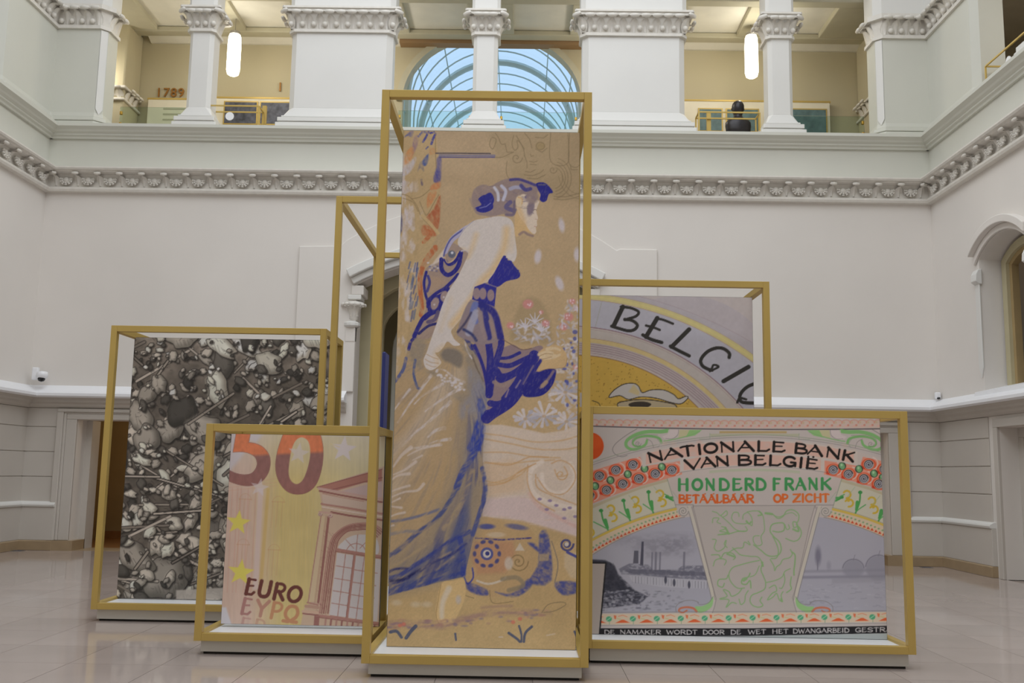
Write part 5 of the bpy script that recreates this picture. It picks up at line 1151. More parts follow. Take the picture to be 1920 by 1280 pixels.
    cv.line(z8([(140, 600), (300, 612), (490, 600)]), 3, BD, .75, t=(3, 3, 0, 4, 4)); cv.ell(*z8([(210, 528)])[0], 15, 5, (52, 62, 130), .8, 3); cv.ell(*z8([(400, 530)])[0], 20, 5, (70, 76, 126), .7, 3, .15); cv.ell(*z8([(270, 580)])[0], 17, 5, (176, 160, 138), .8, 3)
    for i in range(10):
        a = 2*math.pi*i/10; p = z8([(212+78*math.cos(a), 700+78*math.sin(a))])[0]; cv.ell(p[0], p[1], 5, 3.4, (52, 56, 112), .85, 2, a+1.57)
    cv.ell(*z8([(212, 700)])[0], 12, 12, (62, 70, 128), .9); cv.ell(*z8([(212, 700)])[0], 7.5, 7.5, (176, 168, 160)); cv.ell(*z8([(215, 698)])[0], 4, 4, (48, 52, 110)); cv.spiral(*z8([(410, 750)])[0], 19, 2.2, 2.4, (122, 102, 70), .8); cv.ell(*z8([(350, 760)])[0], 8, 12, (176, 166, 156), .8, 4); cv.poly(z8([(390, 680), (420, 630), (450, 680)]), (178, 170, 160), .8, 2)
    for P in ([(545, 570), (600, 580), (620, 870), (480, 885), (530, 780), (540, 700)], [(470, 630), (520, 640), (545, 690), (500, 660)], [(70, 880), (130, 890), (210, 925), (215, 962), (130, 952), (80, 915)], [(265, 940), (370, 950), (470, 860), (500, 880), (470, 930), (380, 975)], [(640, 880), (790, 880), (790, 940), (690, 960)]): cv.poly(smooth(z8(P), True, 3), (54, 62, 128), .88, 4, (7, 5, .4, 1.1, 6))
    cv.poly(z8([(540, 700), (605, 705), (600, 745), (540, 745)]), (150, 132, 108), .85, 2); cv.line(smooth(z8([(120, 790), (125, 850), (90, 890), (70, 850)])), 3, BL, .8)
    cv.line(smooth(z8([(150, 870), (220, 890), (300, 870), (330, 850)])), 4, (178, 168, 156), .85); cv.line(smooth(z8([(310, 860), (400, 850), (440, 900), (350, 930)])), 8, (124, 112, 92), .8, soft=3)
    cv.spiral(*z8([(715, 640)])[0], 13, 2, 4, (54, 56, 108), .85); cv.ell(*z8([(715, 640)])[0], 4, 4, (176, 168, 160)); cv.poly(z8([(700, 700), (790, 690), (790, 860), (740, 850), (700, 780)]), (176, 160, 136), .7, 5); cv.line(z8([(720, 690), (780, 720)]), 5, BL, .8); cv.line(smooth(z8([(620, 620), (660, 760), (640, 880)])), 2, (96, 90, 92), .6)
    for P in ([(60, 880), (60, 950), (130, 980)], [(230, 930), (250, 1010), (380, 1000)]): cv.line(smooth(z8(P)), 1.3, (110, 90, 64), .7)
    # ---------------------------------------------------- skirt
    sk = [(795, 591), (777, 628), (768, 646), (761, 665), (749, 702), (720, 730), (715, 1117), (726, 1115), (779, 1103), (824, 1091), (868, 1081), (874, 1067), (886, 1014), (901, 966), (911, 940), (910, 913), (905, 860), (906, 835), (907, 792), (914, 771), (912, 732), (906, 702), (893, 650), (900, 600), (890, 575), (860, 600), (820, 605)]
    cv.poly(sk, (156, 134, 104), 1, 2)
    ms = Cv(U, V, (0, 0, 0)); ms.poly(sk, (255, 255, 255)); ms = ms.C[..., 0]
    cv.poly([(895, 640), (912, 735), (905, 860), (911, 935), (880, 1030), (868, 1080), (720, 1118), (720, 1060), (800, 1000), (845, 900), (865, 780), (870, 690)], (112, 106, 102), .55, 34)
    for P, w_, c_ in (([(860, 700), (820, 780), (770, 870), (728, 930)], 26, (170, 156, 140)), ([(830, 720), (780, 800), (735, 850)], 20, (172, 160, 150)), ([(850, 860), (810, 930), (740, 990)], 24, (160, 136, 100)), ([(895, 700), (900, 760), (885, 860)], 26, (124, 122, 132))): cv.line(smooth(P), w_, c_, .5, soft=18)
    # folds fan out from the hand at the hip
    dx, dy = U-850, V-640; r = np.hypot(dx, dy); th = np.arctan2(dy, dx)
    bend = th-.0009*r
    f1 = fbm(bend*13, r/150, 51); f2 = fbm(bend*34, r/60, 61)
    blue = np.clip((U-(868-(V-640)*.06))/42, 0, 1)*np.clip((V-690)/80, 0, 1)+np.clip((V-(1035-(U-726)*.75))/75, 0, 1)*1.05
    k = np.clip((f1-.44)*4, 0, 1)*np.clip(blue, 0, 1)*ms; cv.C = cv.C*(1-k[..., None]*.85)+rgb((66, 74, 116))*k[..., None]*.85
    k = np.clip((f2-.48)*5, 0, 1)*np.clip(blue, 0, 1)*ms; cv.C = cv.C*(1-k[..., None]*.65)+rgb((50, 56, 110))*k[..., None]*.65
    k = np.clip((f2-.5)*4, 0, 1)*np.clip(1-blue, 0, 1)*ms; cv.C = cv.C*(1-k[..., None]*.35)+rgb((124, 112, 106))*k[..., None]*.35
    cv.poly(smooth(z5([(330, 0), (540, 0), (480, 130), (430, 320), (430, 430), (560, 440), (700, 560), (860, 680), (910, 560), (900, 380), (860, 200), (820, 60), (860, 0), (950, 100), (1090, 480), (1040, 540), (900, 760), (830, 800), (700, 640), (520, 480), (380, 420), (290, 300), (270, 180)]), True), (128, 118, 106), .8, 10, (14, 8, .6, 1.8, 8))
    cv.poly(smooth(z5([(620, 250), (680, 190), (800, 210), (860, 280), (830, 400), (720, 350), (650, 320)]), True), (110, 102, 94), .95, 6)
    for P, w, c in (([(270, 200), (300, 110), (400, 20)], 6, BD), ([(240, 300), (210, 420), (130, 540), (90, 580)], 6, (70, 80, 130)), ([(340, 320), (325, 470), (360, 610), (390, 630)], 5, (66, 78, 124)), ([(820, 0), (900, 90), (960, 190)], 8, (38, 44, 110)), ([(880, 120), (920, 240), (960, 300)], 3, (176, 172, 178)), ([(960, 160), (1040, 300), (1080, 420)], 6, BD), ([(960, 260), (1010, 400), (1085, 550)], 3, (100, 88, 78))): cv.line(smooth(z5(P)), w, c, .9, t=(8, 4, 1.2, 1.6, 4))
    for P, w in (([(510, 490), (450, 570), (390, 660), (280, 800), (150, 1000)], 7), ([(640, 580), (500, 660), (430, 700), (330, 800)], 6), ([(850, 620), (700, 700), (560, 800), (450, 880)], 7), ([(720, 780), (620, 870), (480, 1000), (330, 1120), (200, 1260)], 8), ([(660, 1060), (560, 1090), (480, 1160)], 8), ([(720, 1180), (600, 1200), (500, 1230)], 7), ([(280, 640), (200, 740), (100, 880)], 5), ([(620, 1240), (400, 1270), (250, 1290)], 6), ([(880, 560), (780, 520), (660, 430), (590, 420)], 5)): cv.line(smooth(z5(P)), w, (178, 170, 170), .8, w*.4, 2, (10, 4, 2.3, 2, 6))
    for P, w in (([(170, 30), (110, 80), (60, 150)], 8), ([(350, 10), (230, 40), (150, 80)], 5), ([(240, 80), (180, 110)], 4), ([(200, 120), (130, 170), (60, 200)], 6), ([(160, 195), (90, 205), (40, 240)], 6), ([(250, 260), (210, 300), (130, 310), (40, 345)], 6), ([(160, 270), (90, 290), (40, 310)], 5), ([(130, 440), (80, 450), (30, 470)], 5), ([(110, 410), (40, 400)], 5), ([(60, 520), (30, 530)], 4), ([(100, 350), (40, 380)], 4)): cv.line(smooth(z7(P)), w, (178, 166, 158), .8, w*.4, 2)
    for P, w, c in (([(600, 0), (560, 80), (500, 180), (460, 280)], 12, (44, 58, 134)), ([(480, 230), (420, 360), (330, 480), (210, 570), (100, 670), (20, 720)], 8, (56, 66, 116)), ([(620, 160), (640, 300), (600, 460), (560, 580)], 8, (58, 68, 124)), ([(350, 420), (230, 460), (100, 490), (30, 495)], 5, (92, 96, 124)), ([(540, 560), (420, 620), (310, 700), (200, 770), (90, 840), (20, 850)], 8, (48, 58, 122)), ([(520, 640), (430, 700), (300, 760), (180, 840), (60, 890)], 5, (40, 46, 102)), ([(500, 720), (400, 790), (250, 860), (100, 910), (20, 940)], 10, (52, 62, 118)), ([(500, 820), (380, 850), (220, 900), (20, 955)], 7, (46, 58, 122)), ([(480, 600), (500, 720), (500, 830)], 10, (46, 58, 128)), ([(200, 560), (120, 560), (30, 580)], 6, (122, 116, 118)), ([(230, 800), (120, 860), (20, 870)], 5, (26, 30, 76)), ([(150, 790), (60, 800), (20, 830)], 4, (36, 40, 92))): cv.line(smooth(z7(P)), w, c, .85, soft=3, t=(16, 4, -.65, 2.2, 14))
    for P, w in (([(420, 690), (330, 740), (240, 800)], 4), ([(300, 620), (200, 690), (90, 760), (30, 790)], 6), ([(560, 180), (520, 300), (470, 420), (380, 540)], 10), ([(440, 720), (330, 800)], 4)): cv.line(smooth(z7(P)), w, (152, 132, 104), .7, soft=4, t=(14, 5, -.65, 2, 19))
    for P, w in (([(1050, 780), (1070, 900), (1030, 1050), (980, 1200), (950, 1280)], 14), ([(1080, 1050), (1060, 1180), (1040, 1290)], 9)): cv.line(smooth(z5(P)), w, (38, 54, 140), .85, soft=4, t=(14, 4, 1.7, 2.4, 24))
    cv.poly(smooth(z5([(930, 400), (1060, 560), (1120, 650), (1130, 860), (1060, 900), (960, 900), (840, 960), (830, 820), (920, 700)]), True), (124, 122, 132), .7, 10, (12, 4, 1.4, 2, 27))
    # ---------------------------------------------------- dark blue overskirt to the right
    ov = smooth(z6([(110, -60), (240, -60), (310, 80), (300, 180), (420, 150), (540, 210), (700, 160), (745, 190), (690, 260), (740, 310), (680, 440), (870, 415), (888, 470), (850, 590), (760, 690), (640, 725), (510, 715), (440, 800), (330, 890), (200, 950), (110, 968), (150, 800), (150, 720), (60, 400), (0, 150), (20, -20)]), True, 5)
    cv.poly(ov, (126, 108, 112))
    for P, w in (([(140, -40), (150, 120), (170, 300), (160, 480), (155, 700)], 13), ([(270, 0), (290, 140), (240, 320), (190, 500), (165, 690)], 12), ([(0, 160), (60, 300), (110, 460), (150, 700)], 6), ([(280, 300), (380, 290), (490, 240)], 6), ([(270, 370), (380, 380), (500, 330), (650, 260)], 9), ([(240, 440), (290, 500), (400, 480), (520, 400), (640, 290)], 13), ([(250, 520), (290, 545), (400, 500)], 8), ([(650, 270), (600, 400), (540, 530), (480, 650), (380, 780), (200, 900), (130, 955)], 20), ([(560, 330), (500, 480), (430, 600), (320, 740)], 11), ([(170, 790), (260, 800), (400, 740)], 12), ([(140, 900), (260, 870), (400, 780)], 13), ([(740, 300), (690, 370), (650, 440)], 6)): cv.line(smooth(z6(P)), w, (36, 36, 116), .95, t=None)
    cv.poly(smooth(z6([(600, 470), (700, 440), (790, 415), (870, 418), (886, 470), (850, 590), (760, 690), (650, 722), (540, 712), (520, 620), (560, 520)]), True), (33, 33, 112))
    for P, w, c in (([(860, 440), (800, 530), (720, 620)], 5, (128, 108, 112)), ([(780, 560), (740, 600)], 8, (150, 128, 106)), ([(640, 380), (590, 470), (530, 580)], 3, (112, 98, 118)), ([(370, 640), (340, 720)], 3, (140, 120, 130)), ([(500, 540), (450, 620)], 3, (130, 116, 134)), ([(210, 560), (300, 600), (380, 560)], 7, (134, 116, 112))): cv.line(smooth(z6(P)) if len(P) > 2 else z6(P), w, c, .85, soft=2)
    cv.line(smooth(z6([(300, 90), (420, 160), (520, 205), (620, 190)])), 1.6, (96, 76, 70), .8)
    hand2 = smooth(z6([(690, 250), (750, 195), (870, 155), (960, 190), (1010, 290), (990, 390), (900, 410), (790, 415), (690, 445), (735, 330)]), True)
    cv.poly(hand2, (176, 150, 112), 1, 2)
    for P in ([(700, 260), (780, 230), (850, 240)], [(720, 290), (800, 260), (890, 270)], [(760, 300), (860, 290), (930, 260)], [(790, 200), (870, 190), (930, 210)]): cv.line(smooth(z6(P)), 6, (186, 168, 140), .9, 4, 2)
    for P in ([(700, 280), (770, 250), (850, 255)], [(740, 310), (840, 285)], [(690, 445), (800, 415), (900, 410), (985, 390), (1010, 300)]): cv.line(smooth(z6(P)), 1.1, (134, 104, 70), .7)
    # ---------------------------------------------------- bodice left of the arm
    bl = smooth(z3([(600, 215), (560, 340), (470, 420), (395, 450), (350, 530), (345, 680), (380, 830), (395, 900), (340, 1040), (240, 1275), (440, 1290), (560, 1000), (700, 700), (850, 440), (890, 290), (820, 240), (700, 160)]), True, 4)
    cv.poly(bl, (140, 122, 112)); cv.poly(z3([(430, 440), (600, 225), (590, 340), (520, 400)]), (184, 172, 164), .9, 3)
    cv.poly(z3([(420, 560), (560, 580), (620, 640), (480, 720), (400, 820)]), (150, 128, 110), .9, 6)
    for P, w, c in (([(380, 510), (352, 640), (370, 780), (395, 860), (395, 930)], 5, BD), ([(400, 560), (420, 640), (390, 740)], 5, (56, 54, 120)), ([(400, 850), (500, 765), (600, 705), (690, 620), (760, 540)], 6, BD), ([(400, 880), (450, 830), (560, 790), (640, 710)], 7, BD), ([(420, 960), (420, 1000), (340, 1070), (280, 1180), (235, 1280)], 8, BD), ([(560, 890), (520, 960), (420, 1010), (360, 1060)], 10, BD), ([(410, 870), (430, 960)], 6, BD), ([(540, 800), (560, 900)], 6, BD), ([(500, 1130), (400, 1160), (290, 1250)], 5, (36, 36, 96)), ([(520, 990), (480, 1080), (400, 1110)], 7, (84, 74, 104))): cv.line(smooth(z3(P)) if len(P) > 2 else z3(P), w, c, .95)
    for x, y, rx, ry in ((482, 890, 7, 12), (595, 800, 7, 10)): p = z3([(x, y)])[0]; cv.ell(p[0], p[1], rx, ry, (138, 120, 118), 1, 1.5, .3); cv.ell(p[0]-1, p[1]+2, 2, 2, (176, 170, 176), .8)
    cv.line(smooth(z3([(865, -10), (760, 60), (690, 120), (640, 200), (610, 270)])), 12, (152, 148, 172), .95, 8); cv.line(smooth(z3([(840, -10), (700, 90), (640, 170), (600, 270), (590, 320)])), 3, (70, 72, 130), .9); cv.line(smooth(z3([(880, 10), (800, 100), (770, 200)])), 1.6, (90, 92, 140), .8)
    cv.line(smooth(z3([(560, 360), (565, 480), (630, 545), (710, 510), (770, 420), (795, 280)])), 8, BD); cv.line(smooth(z3([(605, 370), (650, 420), (720, 390), (770, 300)])), 6, BD); cv.line(smooth(z3([(600, 330), (640, 400), (720, 350), (760, 270)])), 2, (176, 152, 116), .9)
    cv.ell(*z3([(685, 297)])[0], 7, 7, (84, 88, 104)); cv.ell(*z3([(690, 280)])[0], 2.5, 2.5, (178, 180, 190)); cv.line(smooth(z3([(800, 260), (850, 250), (890, 280)])), 3, (166, 158, 166), .9)
    for i in range(16): x, y = rng.uniform(400, 520), rng.uniform(400, 500); cv.ell(*z3([(x, y)])[0], 2.4, 1.8, rng.choice([(176, 170, 176), (96, 92, 120), (160, 150, 150)]), .8)
    # ---------------------------------------------------- back, shoulder and arm
    arm = smooth([(868, 430), (888, 414), (905, 410), (935, 405), (954, 409), (963, 421), (966, 447), (969, 476), (962, 491), (946, 483), (932, 506), (919, 524), (903, 537), (891, 562), (873, 587), (853, 611), (846, 620), (848, 628), (853, 637), (863, 646), (851, 648), (839, 640), (831, 651), (822, 660), (816, 662), (827, 678), (822, 686), (809, 694), (798, 689), (794, 675), (800, 660), (806, 642), (813, 622), (821, 599), (828, 575), (840, 547), (856, 522), (869, 497), (878, 474), (868, 467), (858, 455)], True, 4)
    cv.poly(arm, SKIN); ma = Cv(U, V, (0, 0, 0)); ma.poly(arm, (255, 255, 255)); ma = ma.C[..., 0]
    sh = Cv(U, V, (0, 0, 0))
    for P, w, a in (([(950, 430), (945, 465), (925, 505), (903, 528), (888, 556), (868, 584), (848, 608)], 13, .9), ([(893, 440), (886, 462), (878, 480)], 7, .75), ([(846, 560), (834, 595), (826, 620)], 5, .3), ([(830, 650), (818, 662), (822, 682)], 8, .5), ([(966, 430), (958, 470)], 6, .4), ([(868, 470), (872, 480)], 9, .6)): sh.line(smooth(P), w, (255, 255, 255), a, soft=11)
    k = (sh.C[..., 0]*ma)[..., None]*.85; cv.C = cv.C*(1-k)+rgb((184, 156, 114))*k
    cv.line(smooth([(800, 664), (812, 670), (822, 673)]), 1.2, (150, 118, 80), .7); cv.line(smooth([(797, 673), (808, 679), (822, 681)]), 1.2, (150, 118, 80), .7); cv.line(smooth([(799, 682), (810, 687), (818, 687)]), 1.2, (150, 118, 80), .6)
    cv.line(smooth([(888, 414), (872, 428), (860, 445)]), 1.2, (120, 118, 150), .6)
    for i in range(30): x, y = rng.uniform(818, 872), rng.uniform(688, 736); cv.ell(x, 700+(x-818)*.55+rng.uniform(-8, 8), 2.6, 2.2, (180, 174, 178), .8, 1.6)
    # ---------------------------------------------------- bodice right of the arm, waist band, skirt top
    cv.poly(smooth(z4([(215, 325), (260, 370), (310, 375), (335, 420), (385, 480), (420, 545), (380, 592), (250, 622), (145, 690), (30, 640), (100, 530), (160, 420)]), True, 3), (36, 36, 122))
    for i in range(9): x, y = 225+i*22, 335+i*24; cv.ell(*z4([(x+rng.uniform(-6, 10), y+rng.uniform(-8, 2))])[0], 3, 2.6, (40, 40, 118))
    cv.poly(z4([(-130, 690), (0, 640), (135, 690), (110, 930), (40, 900), (-160, 840)]), (38, 38, 122))
    for x, y in ((65, 790), (-30, 770), (-105, 770)): p = z4([(x, y)])[0]; cv.ell(p[0], p[1], 6.8, 11, (132, 114, 118), 1, 1.5)
    cv.line(smooth(z4([(-180, 850), (-60, 880), (110, 940)])), 2, (128, 112, 116), .9); cv.line(smooth(z4([(0, 645), (130, 690)])), 2, (128, 116, 124), .8)
    st = smooth(z4([(-200, 870), (-60, 880), (110, 935), (160, 1080), (210, 1290), (-20, 1380), (-300, 1290), (-330, 1200)]), True, 4); cv.poly(st, (126, 112, 116), 1, 2)
    for P, w, c in (([(-60, 900), (60, 960), (130, 1060), (180, 1290)], 12, BD), ([(-40, 900), (0, 1040), (40, 1290)], 12, (36, 38, 112)), ([(-120, 900), (-150, 1000), (-120, 1100)], 12, (92, 102, 156)), ([(-170, 1000), (-240, 1120), (-330, 1230)], 4, (58, 54, 80)), ([(-110, 1000), (-160, 1120), (-200, 1240)], 13, (146, 144, 160)), ([(-60, 1000), (-40, 1150), (0, 1300)], 9, (134, 118, 118)), ([(60, 1100), (110, 1290)], 7, (138, 118, 112)), ([(-260, 1200), (-160, 1260), (-110, 1330)], 5, (40, 46, 92))): cv.line(smooth(z4(P)), w, c, .9, soft=3)
    # ---------------------------------------------------- head
    cv.poly(smooth(z2([(350, 1130), (370, 980), (430, 1080), (520, 1200), (580, 1270), (480, 1240), (410, 1290), (360, 1290)]), True), (180, 152, 110), .95, 2)
    face = smooth(z2([(370, 900), (390, 1000), (430, 1090), (480, 1150), (530, 1230), (585, 1272), (612, 1240), (605, 1195), (622, 1170), (618, 1120), (632, 1080), (612, 1000), (625, 940), (648, 880), (590, 850), (480, 790), (400, 820)]), True, 3)
    cv.poly(face, (186, 172, 158)); cv.poly(smooth(z2([(370, 900), (420, 1100), (490, 1170), (470, 1060), (430, 940), (440, 850), (400, 830)]), True), (184, 156, 118), .8, 7)
    cv.line(z2([(600, 1090), (622, 1100)]), 1.2, (150, 116, 100), .7); cv.line(z2([(590, 1180), (612, 1184)]), 1.3, (150, 104, 96), .7); cv.line(smooth(z2([(575, 985), (600, 975), (612, 985)])), 1.4, (110, 84, 76), .8)
    hair = smooth([(884, 374), (890, 354), (905, 346), (920, 349), (932, 342), (950, 335), (972, 334), (1000, 343), (1010, 350), (1008, 360), (1000, 372), (992, 366), (978, 364), (968, 376), (967, 394), (962, 403), (945, 401), (926, 405), (905, 404), (891, 398)], True, 4)
    cv.poly(hair, (130, 114, 112), .97, 2.5); cv.scribble(rng, (900, 345, 1000, 400), 60, 12, .3, 1.6, [(108, 96, 112), (148, 130, 120), (120, 104, 106)], .6, .5)
    for P, w, c in (([(110, 715), (150, 780), (155, 865)], 5.5, (178, 178, 192)), ([(195, 695), (245, 760), (215, 860)], 6, (170, 170, 188)), ([(300, 730), (360, 710), (430, 715)], 7, (146, 146, 168)), ([(300, 622), (400, 615), (500, 645), (600, 685)], 5, (58, 54, 116)), ([(430, 690), (480, 740), (540, 730)], 7, (58, 56, 118)), ([(490, 830), (520, 800)], 5, (70, 64, 118)), ([(570, 830), (590, 850)], 6, (66, 60, 112)), ([(300, 890), (250, 950), (340, 990)], 8, (84, 78, 116)), ([(250, 1040), (330, 1040), (360, 980)], 5, (100, 88, 108)), ([(350, 880), (340, 1010)], 4, (96, 86, 104))): cv.line(smooth(z2(P)) if len(P) > 2 else z2(P), w, c, .9, soft=2)
    cv.ell(*z2([(405, 880)])[0], 6.5, 11, (186, 168, 142), 1, 2); cv.line(smooth(z2([(395, 830), (440, 850), (440, 910)])), 2, (176, 142, 96), .8); cv.ell(*z2([(545, 955)])[0], 6.5, 15, (112, 100, 112), .95, 3, .2); cv.ell(*z2([(560, 830)])[0], 12, 12, (130, 114, 112), .9, 5)
    cv.poly(smooth(z2([(610, 665), (700, 652), (770, 705), (812, 772), (762, 792), (735, 868), (690, 888), (652, 858), (662, 800), (632, 740)]), True), (34, 34, 116)); cv.line(z2([(640, 680), (720, 680)]), 3, (88, 84, 104), .8)
    cv.poly(smooth(z1([(960, 960), (1040, 920), (1005, 850), (1090, 800), (1160, 860), (1180, 960), (1090, 1012), (1010, 1005)]), True), (36, 38, 120)); cv.poly(smooth(z2([(-20, 830), (60, 775), (105, 850), (80, 925), (-10, 985)]), True), (38, 40, 120)); cv.line(z1([(1020, 960), (1100, 940), (1150, 900)]), 1.6, (122, 124, 168), .8)
    for P in ([(905, 850), (930, 920), (970, 980)], [(960, 740), (1000, 800)], [(1100, 690), (1060, 740)], [(1080, 1030), (1152, 1060)]): cv.line(z1(P), 4, (138, 120, 112), .7, soft=2)
    cv.line(smooth(z4([(410, 60), (460, 30), (510, 60), (570, 78)])), 4.5, (126, 106, 104), .85, soft=2)
    # ---------------------------------------------------- foot, ground and grasses
    cv.poly(smooth(z7([(360, 895), (440, 870), (505, 860), (515, 960), (470, 1080), (430, 1135), (360, 1145), (328, 1090)]), True), (182, 156, 112), .95, 2.5); cv.line(smooth(z7([(410, 920), (370, 1010), (365, 1100)])), 11, (184, 172, 156), .85, 8, 5); cv.ell(*z7([(470, 990)])[0], 5, 8, (160, 156, 166), .6, 4); cv.line(smooth(z7([(360, 895), (330, 1080), (350, 1145)])), 1.1, (130, 104, 70), .7)
    for x, y in ((80, 1010), (200, 1020), (270, 1020)): cv.ell(*z7([(x, y)])[0], 9, 5, (178, 166, 146), .6, 5)
    cv.line(smooth([(726, 1172), (780, 1170), (830, 1172), (870, 1160), (920, 1150), (980, 1148), (1030, 1150)]), 15, (138, 110, 104), .75, 9, 8, (11, 4, -.15, 2.4, 33))
    for i in range(50): x = rng.uniform(728, 1030); cv.ell(x, 1170-max(0, x-850)*.12+rng.uniform(-9, 7), rng.uniform(2, 8), 2, rng.choice([(120, 96, 112), (148, 112, 100), (104, 92, 118), (166, 132, 110)]), .5, 2)
    for x, y in ((750, 1172), (757, 1170), (962, 1166), (975, 1160)): cv.ell(x, y, 4, 3.5, (178, 96, 84), .7, 2)
    cv.line(smooth(z8([(560, 1070), (600, 1020), (680, 1005), (710, 1020), (640, 1060), (570, 1070)])), 1.5, (116, 100, 76), .8); cv.line(z8([(180, 1040), (300, 1030), (370, 1030)]), 5, (142, 112, 100), .6, soft=4)
    GB = (66, 72, 96)
    for P, w in ((z7([(40, 1195), (80, 1190), (110, 1228)]), 6), (z7([(200, 1158), (170, 1190), (140, 1232)]), 7), (z7([(450, 1205), (455, 1245)]), 4), (z8([(350, 1200), (400, 1235), (420, 1255)]), 5), (z8([(415, 1155), (430, 1210), (430, 1255)]), 4), (z8([(495, 1160), (455, 1200), (445, 1255)]), 5), (z8([(765, 1190), (785, 1240)]), 4)): cv.line(smooth(P) if len(P) > 2 else P, w, GB, .9, w*.9)
    for P, c in ((z8([(590, 1215), (640, 1205)]), (176, 160, 140)), (z8([(290, 1225), (310, 1225)]), (176, 162, 150))): cv.line(P, 3, c, .7)
    cv.C *= (1+.07*(fbm(U/2.2, V/2.2, 90)-.5)+.04*(fbm((U+V)/3, (U-V)/14, 95)-.5))[..., None]
    # chalk grain: the ground shows through the strokes
    g = np.clip((fbm((U+V*.4)/2.5, (V-U*.4)/7, 97)-.56)*6, 0, 1)[..., None]*.22*np.clip(.5-cv.C.mean(-1, keepdims=True), 0, .3)/.3
    cv.C = cv.C*(1-g)+rgb((150, 134, 124))*g
    return cv.C
ART = dict(battle=art_battle, fifty=art_fifty, woman=art_woman, nat=art_nat, belg=art_belg)
# ------------------------------------------------------------------ gold display frames
BM = .065
def art_grid(name, x0, x1, z0, z1, y, fn, res, parent, off):
    # a printed face: fine grid whose point colours hold the print
    p00 = to_px((x0, y, z0)); p11 = to_px((x1, y, z1))
    nx = max(8, int(abs(p11[0]-p00[0])/res)); nz = max(8, int(abs(p11[1]-p00[1])/res))
    xs = np.linspace(x0, x1, nx); zs = np.linspace(z0, z1, nz)
    Xg, Zg = np.meshgrid(xs, zs)
    P = np.stack([Xg, np.full_like(Xg, y), Zg], -1)
    q = P-CPOS; w = q@CF
    U = 960+FPX*(q@CR)/w; Vv = 640-FPX*(q@CU)/w
    colr = fn(U, Vv) if fn else np.full(U.shape+(3,), .6)
    co = (P-np.array(off)).reshape(-1, 3)
    idx = np.arange(nx*nz).reshape(nz, nx)
    quads = np.stack([idx[:-1, :-1], idx[:-1, 1:], idx[1:, 1:], idx[1:, :-1]], -1).reshape(-1, 4)
    me = bpy.data.meshes.new(name)
    me.vertices.add(len(co)); me.vertices.foreach_set('co', co.astype(np.float32).ravel())
    me.loops.add(quads.size); me.loops.foreach_set('vertex_index', quads.astype(np.int32).ravel())
    me.polygons.add(len(quads)); me.polygons.foreach_set('loop_start', np.arange(0, quads.size, 4, dtype=np.int32))
    me.update(calc_edges=True)
    c = np.clip(colr, 0, 1).reshape(-1, 3)
    c = np.where(c <= .04045, c/12.92, ((c+.055)/1.055)**2.4)*PRINT_GAIN
    ca = me.color_attributes.new('print', 'FLOAT_COLOR', 'POINT')
    ca.data.foreach_set('color', np.concatenate([np.clip(c, 0, .95), np.ones((len(c), 1))], 1).astype(np.float32).ravel())
    me.materials.append(MATS['print_ink'])
    return link(name, me, parent)
PRINT_GAIN = 1.78
m = bpy.data.materials.new('print_ink'); m.use_nodes = True
b = m.node_tree.nodes['Principled BSDF']; b.inputs['Roughness'].default_value = .55; b.inputs['Specular IOR Level'].default_value = .3
at = m.node_tree.nodes.new('ShaderNodeAttribute'); at.attribute_name = 'print'
wv = m.node_tree.nodes.new('ShaderNodeTexNoise'); wv.inputs['Scale'].default_value = 220
bp = m.node_tree.nodes.new('ShaderNodeBump'); bp.inputs['Strength'].default_value = .05; bp.inputs['Distance'].default_value = .002
m.node_tree.links.new(wv.outputs['Fac'], bp.inputs['Height']); m.node_tree.links.new(bp.outputs[0], b.inputs['Normal'])
m.node_tree.links.new(at.outputs['Color'], b.inputs['Base Color']); MATS['print_ink'] = m
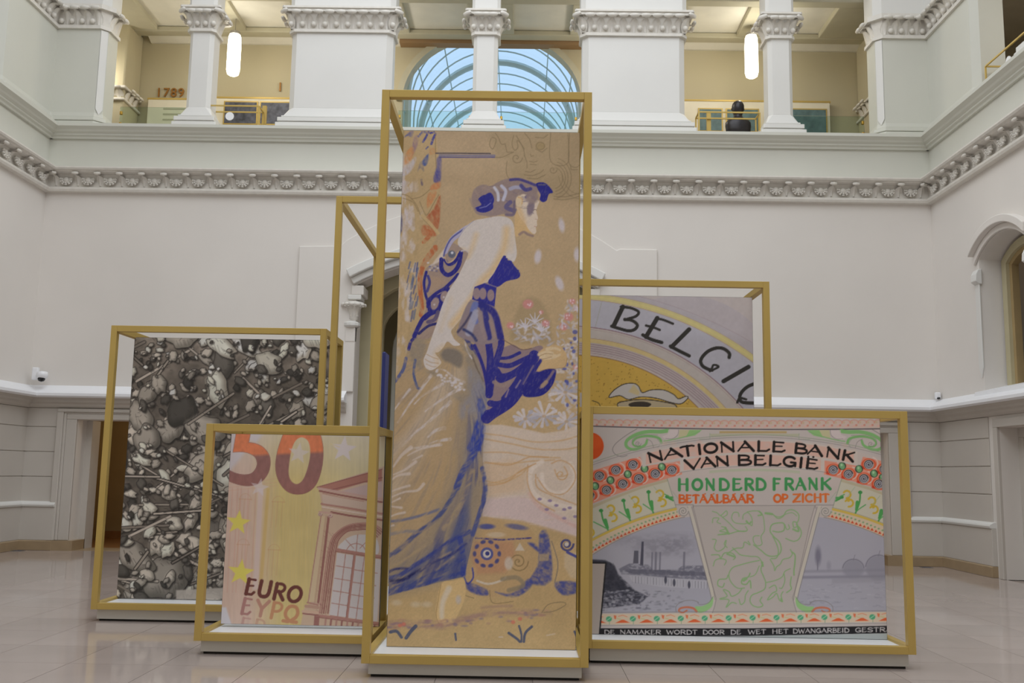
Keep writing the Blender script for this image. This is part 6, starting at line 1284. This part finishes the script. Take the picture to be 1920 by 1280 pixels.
def display(label, x0, x1, yf, yb, zb, zt, panel=None, res=1.25, art=None):
    cx = (x0+x1)/2
    e = empty('display_frame', (cx, yf, 0), label, 'display', 'gold box frame displays in the hall')
    X0, X1, D = x0-cx, x1-cx, yb-yf
    MB().box(X0+.05, X1-.05, .05, D-.05, .022, zb).build('plinth', 'plinth_white', e)
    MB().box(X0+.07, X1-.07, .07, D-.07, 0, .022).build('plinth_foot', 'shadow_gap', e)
    MB().box(X0+BM, X1-BM, BM, D-BM, zb+.01, zb+.042).build('tray', 'tray_white', e)
    for x in (X0, X1-BM):
        for y in (0, D-BM): MB().box(x, x+BM, y, y+BM, zb, zt).build('post', 'gold_paint', e, bevel=.003)
        for z in (zb, zt-BM): MB().box(x, x+BM, BM, D-BM, z, z+BM).build('side_rail', 'gold_paint', e, bevel=.003)
    for y in (0, D-BM):
        for z in (zb, zt-BM): MB().box(X0+BM, X1-BM, y, y+BM, z, z+BM).build('cross_rail', 'gold_paint', e, bevel=.003)
    if panel:
        px0, px1, pz0, pz1, py = panel
        pn = MB().box(px0-cx, px1-cx, py-yf, py-yf+.045, pz0, pz1).build('graphic_panel', 'panel_edge', e)
        art_grid('printed_graphic', px0+.002, px1-.002, pz0+.002, pz1-.002, py-.002, art, res, pn, (cx, yf, 0))
    return e
display('wide low gold frame showing a grey crowded engraving at the left', -4.416, -2.10, -8.146, -7.15, .121, 3.086, (-4.365, -2.15, .17, 3.03, -7.63), 1.25, ART['battle'])
display('small gold frame showing the orange numeral 50 and EURO lettering', -2.785, -1.255, -9.806, -8.85, .117, 1.979, (-2.71, -1.265, .184, 1.91, -9.3), 1.2, ART['fifty'])
display('tallest gold frame in the middle showing a drawn woman in a blue gown', -1.213, .551, -10.597, -8.97, .109, 4.766, (-1.085, .48, .153, 4.592, -10.1), 1.2, ART['woman'])
display('wide gold frame showing the NATIONALE BANK VAN BELGIË banknote print at the right', .566, 3.371, -9.876, -8.90, .128, 2.184, (.64, 3.306, .172, 2.15, -9.4), 1.0, ART['nat'])
display('gold frame behind the banknote print showing curved BELGIQUE lettering', .33, 2.523, -8.6, -7.62, .12, 3.58, (.40, 2.465, .19, 3.505, -8.1), 1.25, ART['belg'])
e = display('tall empty gold frame behind the 50 print, left of the woman print', -1.965, .12, -8.6, -5.95, .12, 4.42)
MB().box(-.66, -.62, 1.05, 1.35, .18, 2.92).build('blue_panel', 'blue_panel', e, bevel=.012)
